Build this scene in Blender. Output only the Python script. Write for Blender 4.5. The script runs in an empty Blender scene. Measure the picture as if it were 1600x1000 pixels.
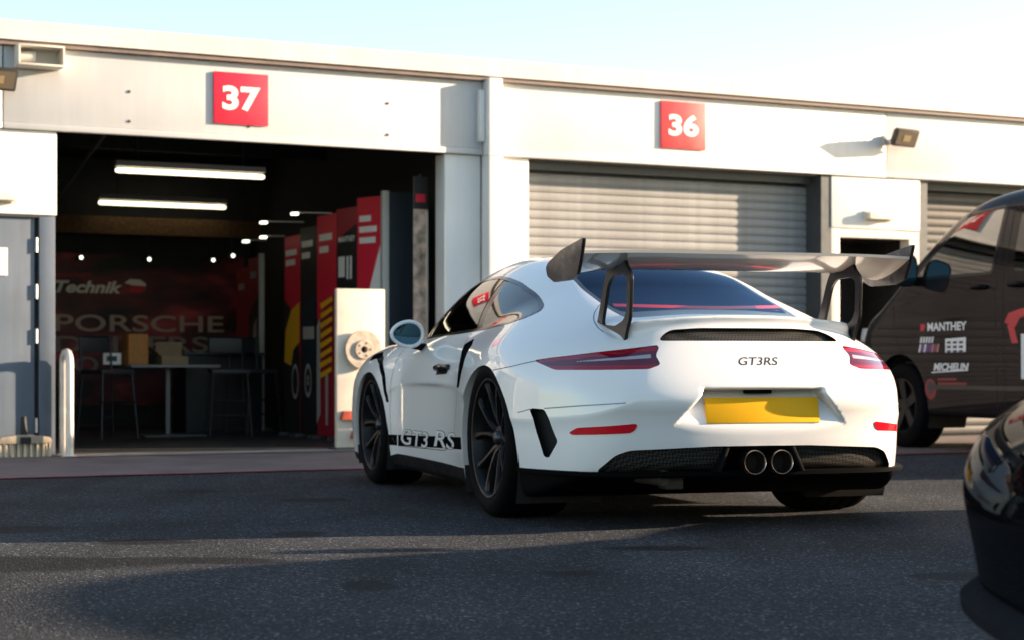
import bpy, bmesh, math, random
import numpy as np
from mathutils import Vector, Matrix

random.seed(7)
rng = np.random.default_rng(7)
R = math.radians
scene = bpy.context.scene
COL = scene.collection

# ------------------------------------------------------------------ camera
cam_data = bpy.data.cameras.new("camera")
cam = bpy.data.objects.new("camera", cam_data)
COL.objects.link(cam)
cam.location = (0, 0, 0.697)
cam.rotation_euler = (R(90), 0, 0)
cam_data.sensor_width = 36.0
cam_data.lens = 2900 / 1600 * 36.0
cam_data.shift_y = (570 - 500) / 1600
cam_data.clip_start = 0.05
cam_data.clip_end = 3000
cam_data.dof.use_dof = True
cam_data.dof.focus_distance = 7.1
cam_data.dof.aperture_fstop = 4.0
scene.camera = cam

# ------------------------------------------------------------------ sky and sun
PHI = math.atan(0.5)                       # yaw of the garage front
SUN_OFF = R(17)                            # sun's angle off the garage front
SUN_EL = R(13)
ux, uy = math.cos(PHI), math.sin(PHI)      # along the front, to the right
nx, ny = math.sin(PHI), -math.cos(PHI)     # out of the front
sdx = math.cos(SUN_OFF) * ux + math.sin(SUN_OFF) * nx
sdy = math.cos(SUN_OFF) * uy + math.sin(SUN_OFF) * ny
SUN_DIR = Vector((sdx * math.cos(SUN_EL), sdy * math.cos(SUN_EL), math.sin(SUN_EL)))

world = bpy.data.worlds.new("World")
scene.world = world
world.use_nodes = True
wn, wl = world.node_tree.nodes, world.node_tree.links
wn.clear()
sky = wn.new("ShaderNodeTexSky")
sky.sky_type = 'NISHITA'
sky.sun_disc = False
sky.sun_elevation = SUN_EL
sky.sun_rotation = math.atan2(SUN_DIR.x, SUN_DIR.y)
sky.air_density = 1.0
sky.dust_density = 0.6
sky.ozone_density = 0.5
bg = wn.new("ShaderNodeBackground")
bg.inputs["Strength"].default_value = 0.09
wo = wn.new("ShaderNodeOutputWorld")
wl.new(sky.outputs[0], bg.inputs[0])
wl.new(bg.outputs[0], wo.inputs[0])

sun_data = bpy.data.lights.new("sun", 'SUN')
sun_data.energy = 5.0
sun_data.angle = R(0.6)
sun_data.color = (1.0, 0.745, 0.51)
sun = bpy.data.objects.new("sun", sun_data)
COL.objects.link(sun)
sun.rotation_euler = SUN_DIR.to_track_quat('Z', 'Y').to_euler()

scene.view_settings.view_transform = 'Standard'
scene.view_settings.look = 'None'
scene.view_settings.gamma = 1.0
scene.view_settings.exposure = 1.9
scene.cycles.max_bounces = 8
scene.cycles.transparent_max_bounces = 12

# ------------------------------------------------------------------ materials
MATS = {}
def mat(name, col=(0.5, 0.5, 0.5), rough=0.5, metal=0.0, coat=0.0, coat_rough=0.03, spec=0.5, emit=None, estr=0.0, alpha=1.0,
        noise=0.0, nscale=20.0, bump=0.0, bscale=200.0, ior=1.5):
    if name in MATS:
        return MATS[name]
    m = bpy.data.materials.new(name)
    m.use_nodes = True
    nt = m.node_tree
    b = nt.nodes["Principled BSDF"]
    b.inputs["Base Color"].default_value = (*col, 1)
    b.inputs["Roughness"].default_value = rough
    b.inputs["Metallic"].default_value = metal
    b.inputs["Coat Weight"].default_value = coat
    b.inputs["Coat Roughness"].default_value = coat_rough
    b.inputs["Specular IOR Level"].default_value = spec
    b.inputs["IOR"].default_value = ior
    b.inputs["Alpha"].default_value = alpha
    if emit:
        b.inputs["Emission Color"].default_value = (*emit, 1)
        b.inputs["Emission Strength"].default_value = estr
    tc = nt.nodes.new("ShaderNodeTexCoord")
    if noise > 0:
        n = nt.nodes.new("ShaderNodeTexNoise")
        n.inputs["Scale"].default_value = nscale
        n.inputs["Detail"].default_value = 5
        nt.links.new(tc.outputs["Object"], n.inputs["Vector"])
        mr = nt.nodes.new("ShaderNodeMapRange")
        mr.inputs[1].default_value = 0.3; mr.inputs[2].default_value = 0.7
        mr.inputs[3].default_value = 1 - noise; mr.inputs[4].default_value = 1 + noise * 0.4
        nt.links.new(n.outputs[0], mr.inputs[0])
        mx = nt.nodes.new("ShaderNodeMix"); mx.data_type = 'RGBA'; mx.blend_type = 'MULTIPLY'
        mx.inputs[0].default_value = 1.0
        mx.inputs[6].default_value = (*col, 1)
        nt.links.new(mr.outputs[0], mx.inputs[7])
        nt.links.new(mx.outputs[2], b.inputs["Base Color"])
        mr2 = nt.nodes.new("ShaderNodeMapRange")
        mr2.inputs[1].default_value = 0.3; mr2.inputs[2].default_value = 0.7
        mr2.inputs[3].default_value = max(0.02, rough - 0.08); mr2.inputs[4].default_value = min(1, rough + 0.1)
        nt.links.new(n.outputs[0], mr2.inputs[0])
        nt.links.new(mr2.outputs[0], b.inputs["Roughness"])
    if bump > 0:
        n2 = nt.nodes.new("ShaderNodeTexNoise")
        n2.inputs["Scale"].default_value = bscale
        n2.inputs["Detail"].default_value = 3
        nt.links.new(tc.outputs["Object"], n2.inputs["Vector"])
        bp = nt.nodes.new("ShaderNodeBump")
        bp.inputs["Strength"].default_value = bump
        bp.inputs["Distance"].default_value = 0.01
        nt.links.new(n2.outputs[0], bp.inputs["Height"])
        nt.links.new(bp.outputs[0], b.inputs["Normal"])
    MATS[name] = m
    return m

def clad_mat(name, col, rough=0.45, amount=0.14):
    """painted sheet cladding with faint run-off streaks and blotches"""
    m = mat(name, col, rough)
    nt = m.node_tree; b = nt.nodes["Principled BSDF"]; N = nt.nodes.new; L = nt.links.new
    tc = N("ShaderNodeTexCoord"); mp = N("ShaderNodeMapping"); mp.inputs["Scale"].default_value = (9, 9, 0.7)
    L(tc.outputs["Object"], mp.inputs[0])
    n1 = N("ShaderNodeTexNoise"); n1.inputs["Scale"].default_value = 1.0; n1.inputs["Detail"].default_value = 6; n1.inputs["Roughness"].default_value = 0.65; L(mp.outputs[0], n1.inputs["Vector"])
    n2 = N("ShaderNodeTexNoise"); n2.inputs["Scale"].default_value = 1.7; n2.inputs["Detail"].default_value = 5; L(tc.outputs["Object"], n2.inputs["Vector"])
    ad = N("ShaderNodeMath"); ad.operation = 'MULTIPLY'; L(n1.outputs[0], ad.inputs[0]); L(n2.outputs[0], ad.inputs[1])
    mr = N("ShaderNodeMapRange"); mr.inputs[1].default_value = 0.16; mr.inputs[2].default_value = 0.36; mr.inputs[3].default_value = 1 - amount; mr.inputs[4].default_value = 1.03
    L(ad.outputs[0], mr.inputs[0])
    mx = N("ShaderNodeMix"); mx.data_type = 'RGBA'; mx.blend_type = 'MULTIPLY'; mx.inputs[0].default_value = 1; mx.inputs[6].default_value = (*col, 1)
    L(mr.outputs[0], mx.inputs[7]); L(mx.outputs[2], b.inputs["Base Color"])
    bp = N("ShaderNodeBump"); bp.inputs["Strength"].default_value = 0.08; bp.inputs["Distance"].default_value = 0.02; L(n2.outputs[0], bp.inputs["Height"]); L(bp.outputs[0], b.inputs["Normal"])
    return m

def glass_mat(name, tint, refl_rough=0.0, ior=1.5, refl=(1, 1, 1)):
    """thin automotive glass: tinted see-through with a Fresnel reflection"""
    if name in MATS:
        return MATS[name]
    m = bpy.data.materials.new(name)
    m.use_nodes = True
    nt = m.node_tree
    nt.nodes.clear()
    out = nt.nodes.new("ShaderNodeOutputMaterial")
    tr = nt.nodes.new("ShaderNodeBsdfTransparent")
    tr.inputs[0].default_value = (*tint, 1)
    gl = nt.nodes.new("ShaderNodeBsdfGlossy")
    gl.inputs["Roughness"].default_value = refl_rough
    gl.inputs["Color"].default_value = (*refl, 1)
    fr = nt.nodes.new("ShaderNodeFresnel")
    fr.inputs[0].default_value = ior
    mx = nt.nodes.new("ShaderNodeMixShader")
    nt.links.new(fr.outputs[0], mx.inputs[0])
    nt.links.new(tr.outputs[0], mx.inputs[1])
    nt.links.new(gl.outputs[0], mx.inputs[2])
    nt.links.new(mx.outputs[0], out.inputs[0])
    MATS[name] = m
    return m

# ------------------------------------------------------------------ object helpers
def tag(o, label=None, cat=None, group=None, kind=None):
    if label: o["label"] = label
    if cat: o["category"] = cat
    if group: o["group"] = group
    if kind: o["kind"] = kind
    return o

def empty(name, loc=(0, 0, 0), rz=0.0, label=None, cat=None, group=None, parent=None):
    o = bpy.data.objects.new(name, None)
    COL.objects.link(o)
    o.location = loc
    o.rotation_euler = (0, 0, rz)
    o.empty_display_size = 0.2
    if parent: o.parent = parent
    return tag(o, label, cat, group)

def link_mesh(name, me, material, parent=None):
    o = bpy.data.objects.new(name, me)
    COL.objects.link(o)
    if material is not None and len(me.materials) == 0:
        me.materials.append(material)
    if parent: o.parent = parent
    return o

class B:
    """collects shapes for ONE mesh"""
    def __init__(s): s.v = []; s.f = []
    def add(s, vs, fs):
        o = len(s.v); s.v += [tuple(map(float, p)) for p in vs]; s.f += [tuple(i + o for i in q) for q in fs]; return s
    def box(s, a, b):
        x0, y0, z0 = a; x1, y1, z1 = b
        return s.add([(x0,y0,z0),(x1,y0,z0),(x1,y1,z0),(x0,y1,z0),(x0,y0,z1),(x1,y0,z1),(x1,y1,z1),(x0,y1,z1)],
                     [(0,3,2,1),(4,5,6,7),(0,1,5,4),(1,2,6,5),(2,3,7,6),(3,0,4,7)])
    def tube(s, pts, r, n=10, cap=True):
        pts = [Vector(p) for p in pts]
        rs = r if isinstance(r, (list, tuple)) else [r] * len(pts)
        rings = []; prev = None
        for i, p in enumerate(pts):
            d = (pts[min(i+1, len(pts)-1)] - pts[max(i-1, 0)]).normalized()
            if prev is None:
                a = Vector((0, 0, 1)) if abs(d.z) < 0.9 else Vector((1, 0, 0))
                e1 = d.cross(a).normalized()
            else:
                e1 = (prev - d * prev.dot(d)).normalized()
            prev = e1
            e2 = d.cross(e1)
            rings.append([p + (e1 * math.cos(2*math.pi*k/n) + e2 * math.sin(2*math.pi*k/n)) * rs[i] for k in range(n)])
        vs = [q for ring in rings for q in ring]
        fs = [(i*n+k, i*n+(k+1) % n, (i+1)*n+(k+1) % n, (i+1)*n+k) for i in range(len(pts)-1) for k in range(n)]
        if cap:
            fs += [tuple(range(n))[::-1], tuple((len(pts)-1)*n+k for k in range(n))]
        return s.add(vs, fs)
    def lathe(s, prof, axis='y', n=48, c=(0, 0, 0), a0=0.0, a1=2*math.pi):
        """prof: list of (radius, offset along axis)"""
        full = abs(a1 - a0 - 2*math.pi) < 1e-6
        m = n if full else n + 1
        vs = []
        for (r, t) in prof:
            for k in range(m):
                a = a0 + (a1 - a0) * k / n
                ca, sa = r*math.cos(a), r*math.sin(a)
                p = {'y': (ca, t, sa), 'x': (t, ca, sa), 'z': (ca, sa, t)}[axis]
                vs.append((p[0]+c[0], p[1]+c[1], p[2]+c[2]))
        fs = []
        for i in range(len(prof)-1):
            for k in range(n):
                k2 = (k+1) % m
                fs.append((i*m+k, i*m+k2, (i+1)*m+k2, (i+1)*m+k))
        return s.add(vs, fs)
    def prism(s, poly, axis, t0, t1):
        """poly 2D outline extruded along axis between t0 and t1"""
        def P(a, b, t): return {'x': (t, a, b), 'y': (a, t, b), 'z': (a, b, t)}[axis]
        n = len(poly)
        vs = [P(a, b, t0) for a, b in poly] + [P(a, b, t1) for a, b in poly]
        fs = [tuple(range(n)), tuple(range(2*n-1, n-1, -1))] + [(i, i+n, (i+1) % n + n, (i+1) % n) for i in range(n)]
        return s.add(vs, fs)
    def build(s, name, material, parent=None, smooth=False, bevel=0.0, angle=35, seg=2):
        me = bpy.data.meshes.new(name)
        me.from_pydata(s.v, [], s.f)
        bm = bmesh.new(); bm.from_mesh(me)
        bmesh.ops.recalc_face_normals(bm, faces=bm.faces)
        if bevel > 0:
            es = [e for e in bm.edges if len(e.link_faces) == 2 and e.calc_face_angle(0) > R(angle)]
            bmesh.ops.bevel(bm, geom=es, offset=bevel, segments=seg, affect='EDGES', profile=0.6, clamp_overlap=True)
        bm.to_mesh(me); bm.free()
        if smooth or bevel > 0:
            me.shade_smooth()
            me.set_sharp_from_angle(angle=R(angle))
        return link_mesh(name, me, material, parent)

FONT_CACHE = {}
def text_geo(body, size=1.0, bold=0.0, shear=0.0, spacing=1.0):
    """flat lettering as (verts2d, faces), centred at its box centre and scaled so that the cap height is `size`"""
    cu = bpy.data.curves.new("t", 'FONT')
    cu.body = body; cu.size = 1.0; cu.offset = bold; cu.shear = shear; cu.space_character = spacing
    cu.resolution_u = 5; cu.fill_mode = 'FRONT'
    o = bpy.data.objects.new("t", cu); COL.objects.link(o)
    dg = bpy.context.evaluated_depsgraph_get()
    me = bpy.data.meshes.new_from_object(o.evaluated_get(dg))
    bm = bmesh.new(); bm.from_mesh(me)
    bmesh.ops.remove_doubles(bm, verts=bm.verts, dist=1e-5)
    bmesh.ops.triangulate(bm, faces=bm.faces)
    v = np.array([p.co[:2] for p in bm.verts]); f = [tuple(q.index for q in p.verts) for p in bm.faces]
    bm.free(); bpy.data.objects.remove(o); bpy.data.curves.remove(cu); bpy.data.meshes.remove(me)
    lo, hi = v.min(0), v.max(0)
    v = (v - (lo + hi) / 2) * (size / (hi[1] - lo[1]))
    return v, f

def text_obj(name, body, material, parent, origin, xdir, zdir, height, width=None, lift=0.0, thick=0.002, bold=0.0, shear=0.0, spacing=1.0):
    """lettering as thin raised geometry: centre at origin, running along xdir, upright along zdir"""
    v, f = text_geo(body, height, bold, shear, spacing)
    if width:
        v[:, 0] *= width / (v[:, 0].max() - v[:, 0].min())
    o3, x3, z3 = Vector(origin), Vector(xdir).normalized(), Vector(zdir).normalized()
    nn = x3.cross(z3)
    base = [o3 + x3*float(a) + z3*float(b) + nn*lift for a, b in v]
    me = bpy.data.meshes.new(name)
    me.from_pydata([tuple(p) for p in base], [], f)
    ob = link_mesh(name, me, material, parent)
    return ob

# ------------------------------------------------------------------ smooth implicit bodies
class Sp:
    """natural cubic spline through (x, y) knots, read from a fine table"""
    def __init__(s, pts):
        pts = sorted(pts)
        x = np.array([p[0] for p in pts], float); y = np.array([p[1] for p in pts], float)
        n = len(x); h = np.diff(x)
        A = np.zeros((n, n)); b = np.zeros(n); A[0, 0] = A[-1, -1] = 1
        for i in range(1, n-1):
            A[i, i-1] = h[i-1]; A[i, i] = 2*(h[i-1]+h[i]); A[i, i+1] = h[i]
            b[i] = 3*((y[i+1]-y[i])/h[i] - (y[i]-y[i-1])/h[i-1])
        c = np.linalg.solve(A, b)
        s.tx = np.linspace(x[0], x[-1], 6000)
        k = np.clip(np.searchsorted(x, s.tx, side='right')-1, 0, n-2)
        d = (c[k+1]-c[k])/(3*h[k]); bb = (y[k+1]-y[k])/h[k] - h[k]*(2*c[k]+c[k+1])/3
        t = s.tx - x[k]
        s.ty = y[k] + bb*t + c[k]*t*t + d*t**3
        s.s0 = (s.ty[1]-s.ty[0])/(s.tx[1]-s.tx[0]); s.s1 = (s.ty[-1]-s.ty[-2])/(s.tx[-1]-s.tx[-2])
    def __call__(s, q):
        q = np.asarray(q, float)
        r = np.interp(q, s.tx, s.ty)
        return r + np.where(q < s.tx[0], (q-s.tx[0])*s.s0, 0) + np.where(q > s.tx[-1], (q-s.tx[-1])*s.s1, 0)

def smax(a, b, k):
    h = np.maximum(k - np.abs(a-b), 0) / k
    return np.maximum(a, b) + h*h*k*0.25
def smin(a, b, k):
    h = np.maximum(k - np.abs(a-b), 0) / k
    return np.minimum(a, b) - h*h*k*0.25
def sstep(a, b, x):
    t = np.clip((x-a)/(b-a), 0, 1); return t*t*(3-2*t)

class Mesh3:
    def __init__(s, v, n, t): s.v, s.n, s.t = v, n, t
    def copy(s): return Mesh3(s.v.copy(), s.n.copy(), s.t.copy())
    def compact(s):
        u, inv = np.unique(s.t, return_inverse=True)
        return Mesh3(s.v[u], s.n[u], inv.reshape(-1, 3))
    def mirrored(s):
        k = np.array([1, -1, 1.0])
        return Mesh3(s.v*k, s.n*k, s.t[:, ::-1])

def join(*ms):
    ms = [m for m in ms if len(m.t)]
    v = np.concatenate([m.v for m in ms]); n = np.concatenate([m.n for m in ms])
    off = np.cumsum([0] + [len(m.v) for m in ms[:-1]])
    return Mesh3(v, n, np.concatenate([m.t + o for m, o in zip(ms, off)]))

def grad(F, p, e=0.003):
    g = np.empty_like(p)
    for a in range(3):
        d = np.zeros(3); d[a] = e
        q = p + d; r = p - d
        g[:, a] = (F(q[:, 0], q[:, 1], q[:, 2]) - F(r[:, 0], r[:, 1], r[:, 2])) / (2*e)
    return g

def surface(F, lo, hi, h, iters=4):
    """surface nets over the half y >= 0 of a symmetric body, projected on the exact surface"""
    xs = np.arange(lo[0], hi[0]+h, h); ys = np.arange(-1.5*h, hi[1]+h, h); zs = np.arange(lo[2], hi[2]+h, h)
    G = np.broadcast_to(F(xs[:, None, None], ys[None, :, None], zs[None, None, :]), (len(xs), len(ys), len(zs))).astype(np.float32)
    S = G < 0
    cnt = np.zeros(tuple(k-1 for k in S.shape), np.int8)
    for i in (0, 1):
        for j in (0, 1):
            for k in (0, 1):
                cnt += S[i:S.shape[0]-1+i, j:S.shape[1]-1+j, k:S.shape[2]-1+k]
    act = (cnt > 0) & (cnt < 8)
    idx = -np.ones(act.shape, np.int64)
    cells = np.argwhere(act); idx[act] = np.arange(len(cells))
    acc = np.zeros((len(cells), 3)); num = np.zeros(len(cells))
    for c0 in ((0,0,0),(0,0,1),(0,1,0),(0,1,1),(1,0,0),(1,0,1),(1,1,0),(1,1,1)):
        for a in range(3):
            if c0[a]: continue
            c1 = list(c0); c1[a] = 1
            A = cells + np.array(c0); Bq = cells + np.array(c1)
            fa = G[A[:, 0], A[:, 1], A[:, 2]]; fb = G[Bq[:, 0], Bq[:, 1], Bq[:, 2]]
            cr = (fa < 0) != (fb < 0)
            t = np.where(cr, fa/np.where(cr, fa-fb, 1), 0)
            acc += cr[:, None]*(np.array(c0)[None] + t[:, None]*(np.array(c1)-np.array(c0))[None]); num += cr
    v = np.array([xs[0], ys[0], zs[0]]) + h*(cells + acc/num[:, None])
    quads = []
    for a in range(3):
        b, c = (a+1) % 3, (a+2) % 3
        sl0 = [slice(None)]*3; sl1 = [slice(None)]*3
        sl0[a] = slice(0, -1); sl1[a] = slice(1, None)
        E = S[tuple(sl0)] != S[tuple(sl1)]
        e = np.argwhere(E)
        ok = (e[:, b] > 0) & (e[:, c] > 0) & (e[:, b] < S.shape[b]-1) & (e[:, c] < S.shape[c]-1)
        e = e[ok]
        flip = S[e[:, 0], e[:, 1], e[:, 2]]
        q = []
        for (db, dc) in ((-1,-1),(0,-1),(0,0),(-1,0)):
            f = e.copy(); f[:, b] += db; f[:, c] += dc
            q.append(idx[f[:, 0], f[:, 1], f[:, 2]])
        q = np.stack(q, 1)
        q[~flip] = q[~flip][:, ::-1]
        quads.append(q)
    quads = np.concatenate(quads)
    for _ in range(iters):
        f = F(v[:, 0], v[:, 1], v[:, 2]); g = grad(F, v)
        step = (f/np.maximum((g*g).sum(1), 0.05))[:, None]*g
        L = np.linalg.norm(step, axis=1, keepdims=True)
        v = v - step*np.minimum(1, h*0.7/np.maximum(L, 1e-9))
    n = grad(F, v); n /= np.linalg.norm(n, axis=1, keepdims=True)
    d1 = np.linalg.norm(v[quads[:, 0]]-v[quads[:, 2]], axis=1); d2 = np.linalg.norm(v[quads[:, 1]]-v[quads[:, 3]], axis=1)
    s = (d1 <= d2)[:, None]
    t = np.concatenate([np.where(s, quads[:, [0,1,2]], quads[:, [0,1,3]]), np.where(s, quads[:, [0,2,3]], quads[:, [1,2,3]])])
    m = Mesh3(v, n, t)
    return split(m, -m.v[:, 1])[0]           # keep y >= 0

def split(m, s):
    """cut a mesh where the scalar s changes sign: (part with s < 0, part with s >= 0)"""
    sg = s < 0
    cnt = sg[m.t].sum(1)
    tin, tout = m.t[cnt == 3], m.t[cnt == 0]
    mix = m.t[(cnt == 1) | (cnt == 2)]
    if len(mix) == 0:
        return Mesh3(m.v, m.n, tin).compact(), Mesh3(m.v, m.n, tout).compact()
    c2 = sg[mix].sum(1)
    lone = np.argmax(np.where((c2 == 1)[:, None], sg[mix], ~sg[mix]), axis=1)
    r = np.arange(len(mix))
    a, b, c = mix[r, lone], mix[r, (lone+1) % 3], mix[r, (lone+2) % 3]
    ed = np.concatenate([np.stack([a, b], 1), np.stack([a, c], 1)])
    es = np.sort(ed, 1)
    key, inv = np.unique(es[:, 0]*np.int64(len(m.v)) + es[:, 1], return_inverse=True)
    i0, i1 = key // len(m.v), key % len(m.v)
    t = np.clip(s[i0]/(s[i0]-s[i1]), 0.002, 0.998)[:, None]
    nv = m.v[i0]*(1-t) + m.v[i1]*t
    nn = m.n[i0]*(1-t) + m.n[i1]*t
    nn /= np.linalg.norm(nn, axis=1, keepdims=True)
    inv = inv.ravel() + len(m.v)
    pab, pac = inv[:len(mix)], inv[len(mix):]
    V = np.concatenate([m.v, nv]); N = np.concatenate([m.n, nn])
    tri = np.stack([a, pab, pac], 1)
    qd = np.concatenate([np.stack([pab, b, c], 1), np.stack([pab, c, pac], 1)])
    li = c2 == 1; li2 = np.concatenate([li, li])
    ti = np.concatenate([tin, tri[li], qd[~li2]]); to = np.concatenate([tout, tri[~li], qd[li2]])
    return Mesh3(V, N, ti).compact(), Mesh3(V, N, to).compact()

def sdpoly(px, py, poly):
    """signed distance to a 2D outline (negative inside)"""
    poly = np.asarray(poly, float)
    d = np.full(px.shape, 1e9); ins = np.zeros(px.shape, bool)
    for i in range(len(poly)):
        ax, ay = poly[i]; bx, by = poly[(i+1) % len(poly)]
        ex, ey = bx-ax, by-ay; wx, wy = px-ax, py-ay
        t = np.clip((wx*ex+wy*ey)/(ex*ex+ey*ey+1e-12), 0, 1)
        d = np.minimum(d, (wx-ex*t)**2+(wy-ey*t)**2)
        cr = ((ay <= py) & (by > py)) | ((by <= py) & (ay > py))
        xi = ax + (py-ay)/(ey if abs(ey) > 1e-12 else 1e-12)*ex
        ins ^= cr & (px < xi)
    d = np.sqrt(d)
    return np.where(ins, -d, d)

def rounded(poly, r=0.02, n=5):
    """round the corners of an outline"""
    out = []
    N = len(poly)
    for i in range(N):
        p0, p1, p2 = (np.array(poly[(i+k-1) % N], float) for k in range(3))
        a = p0-p1; b = p2-p1
        la, lb = np.linalg.norm(a), np.linalg.norm(b)
        rr = min(r, 0.45*la, 0.45*lb)
        A, Bq = p1 + a/la*rr, p1 + b/lb*rr
        for k in range(n+1):
            t = k/n
            out.append(tuple((1-t)**2*A + 2*t*(1-t)*p1 + t*t*Bq))
    return out

def cut(m, axes, poly, cond=None):
    """take the part of m inside an outline drawn in the plane of two axes; cond is an extra scalar (<0 keeps)"""
    s = sdpoly(m.v[:, axes[0]], m.v[:, axes[1]], poly)
    if cond is not None:
        s = np.maximum(s, cond)
    return split(m, s)

def edges_open(m, skip_seam=True):
    e = np.concatenate([m.t[:, [0,1]], m.t[:, [1,2]], m.t[:, [2,0]]])
    es = np.sort(e, 1); key = es[:, 0]*np.int64(len(m.v)) + es[:, 1]
    u, first, cnt = np.unique(key, return_index=True, return_counts=True)
    b = e[first[cnt == 1]]
    if skip_seam:
        b = b[~((np.abs(m.v[b[:, 0], 1]) < 1e-4) & (np.abs(m.v[b[:, 1], 1]) < 1e-4))]
    return b

def recess(m, vec=None, depth=0.0):
    """push a patch in (by a vector, or along its normals) and return (patch, walls around it)"""
    d = np.broadcast_to(np.asarray(vec, float), m.v.shape) if vec is not None else -m.n*depth
    low = Mesh3(m.v + d, m.n.copy(), m.t.copy())
    return low, walls(m, d)

def walls(m, d, cond=None):
    b = edges_open(m)
    if cond is not None:
        b = b[cond(m.v[b[:, 0]]) & cond(m.v[b[:, 1]])]
    d = np.broadcast_to(np.asarray(d, float), m.v.shape)
    A, Bq = m.v[b[:, 0]], m.v[b[:, 1]]
    A2, B2 = A + d[b[:, 0]], Bq + d[b[:, 1]]
    k = len(b); v = np.concatenate([A, Bq, A2, B2])
    fn = np.cross(Bq-A, A2-A); fn /= np.maximum(np.linalg.norm(fn, axis=1, keepdims=True), 1e-9)
    i = np.arange(k)
    t = np.concatenate([np.stack([i, i+k, i+2*k], 1), np.stack([i+k, i+3*k, i+2*k], 1)])
    return Mesh3(v, np.concatenate([fn]*4), t)

def mesh_obj(name, m, material, parent=None, mirror=False):
    if mirror:
        m = join(m, m.mirrored())
    me = bpy.data.meshes.new(name)
    me.vertices.add(len(m.v)); me.vertices.foreach_set("co", m.v.astype(np.float32).ravel())
    k = len(m.t)
    me.loops.add(3*k); me.polygons.add(k)
    me.polygons.foreach_set("loop_start", np.arange(0, 3*k, 3, dtype=np.int32))
    me.loops.foreach_set("vertex_index", m.t.astype(np.int32).ravel())
    me.update(calc_edges=True)
    me.shade_smooth()
    me.normals_split_custom_set_from_vertices(m.n.astype(np.float32))
    return link_mesh(name, me, material, parent)

def drop(F, p, axis, sign, lo, hi, it=40):
    """put points on the body's surface along an axis, coming from outside (sign gives the outer side)"""
    p = np.array(p, float)
    a = np.full(len(p), lo); b = np.full(len(p), hi)      # a inside, b outside
    for _ in range(it):
        c = (a+b)/2; p[:, axis] = c
        ins = F(p[:, 0], p[:, 1], p[:, 2]) < 0
        a = np.where(ins, c, a); b = np.where(ins, b, c)
    p[:, axis] = b
    return p

def ribbon(F, pts, axis, sign, lo, hi, width, lift, step=0.015):
    """thin strip that follows the body's surface along a polyline given in the two other axes"""
    pts = np.array(pts, float)
    seg = np.linalg.norm(np.diff(pts, axis=0), axis=1); L = np.concatenate([[0], np.cumsum(seg)])
    s = np.linspace(0, L[-1], max(3, int(L[-1]/step)))
    q = np.stack([np.interp(s, L, pts[:, k]) for k in (0, 1)], 1)
    if len(pts) > 2:
        for _ in range(3):
            q[1:-1] = (q[:-2] + 2*q[1:-1] + q[2:])/4
    tg = np.gradient(q, axis=0); tg /= np.linalg.norm(tg, axis=1, keepdims=True)
    nr = np.stack([-tg[:, 1], tg[:, 0]], 1)
    oth = [a for a in range(3) if a != axis]
    rows = []
    for w in (-width/2, width/2):
        p = np.zeros((len(q), 3)); p[:, oth] = q + nr*w
        rows.append(drop(F, p, axis, sign, lo, hi))
    v = np.concatenate(rows); n = grad(F, v); n /= np.linalg.norm(n, axis=1, keepdims=True)
    v = v + n*lift
    k = len(q); i = np.arange(k-1)
    t = np.concatenate([np.stack([i, i+1, i+k], 1), np.stack([i+1, i+k+1, i+k], 1)])
    fn = np.cross(v[t[0, 1]]-v[t[0, 0]], v[t[0, 2]]-v[t[0, 0]])
    if fn @ n[0] < 0: t = t[:, ::-1]
    return Mesh3(v, n, t)

def text_on(F, body, height, width, center, axis, sign, lo, hi, flip=1, lift=0.002, **kw):
    """lettering laid on the body's surface; center in the two other axes"""
    v, f = text_geo(body, height, **kw)
    if width: v[:, 0] *= width/(v[:, 0].max()-v[:, 0].min())
    oth = [a for a in range(3) if a != axis]
    p = np.zeros((len(v), 3)); p[:, oth[0]] = center[0] + flip*v[:, 0]; p[:, oth[1]] = center[1] + v[:, 1]
    p = drop(F, p, axis, sign, lo, hi)
    n = grad(F, p); n /= np.linalg.norm(n, axis=1, keepdims=True)
    return Mesh3(p + n*lift, n, np.array(f))

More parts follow.
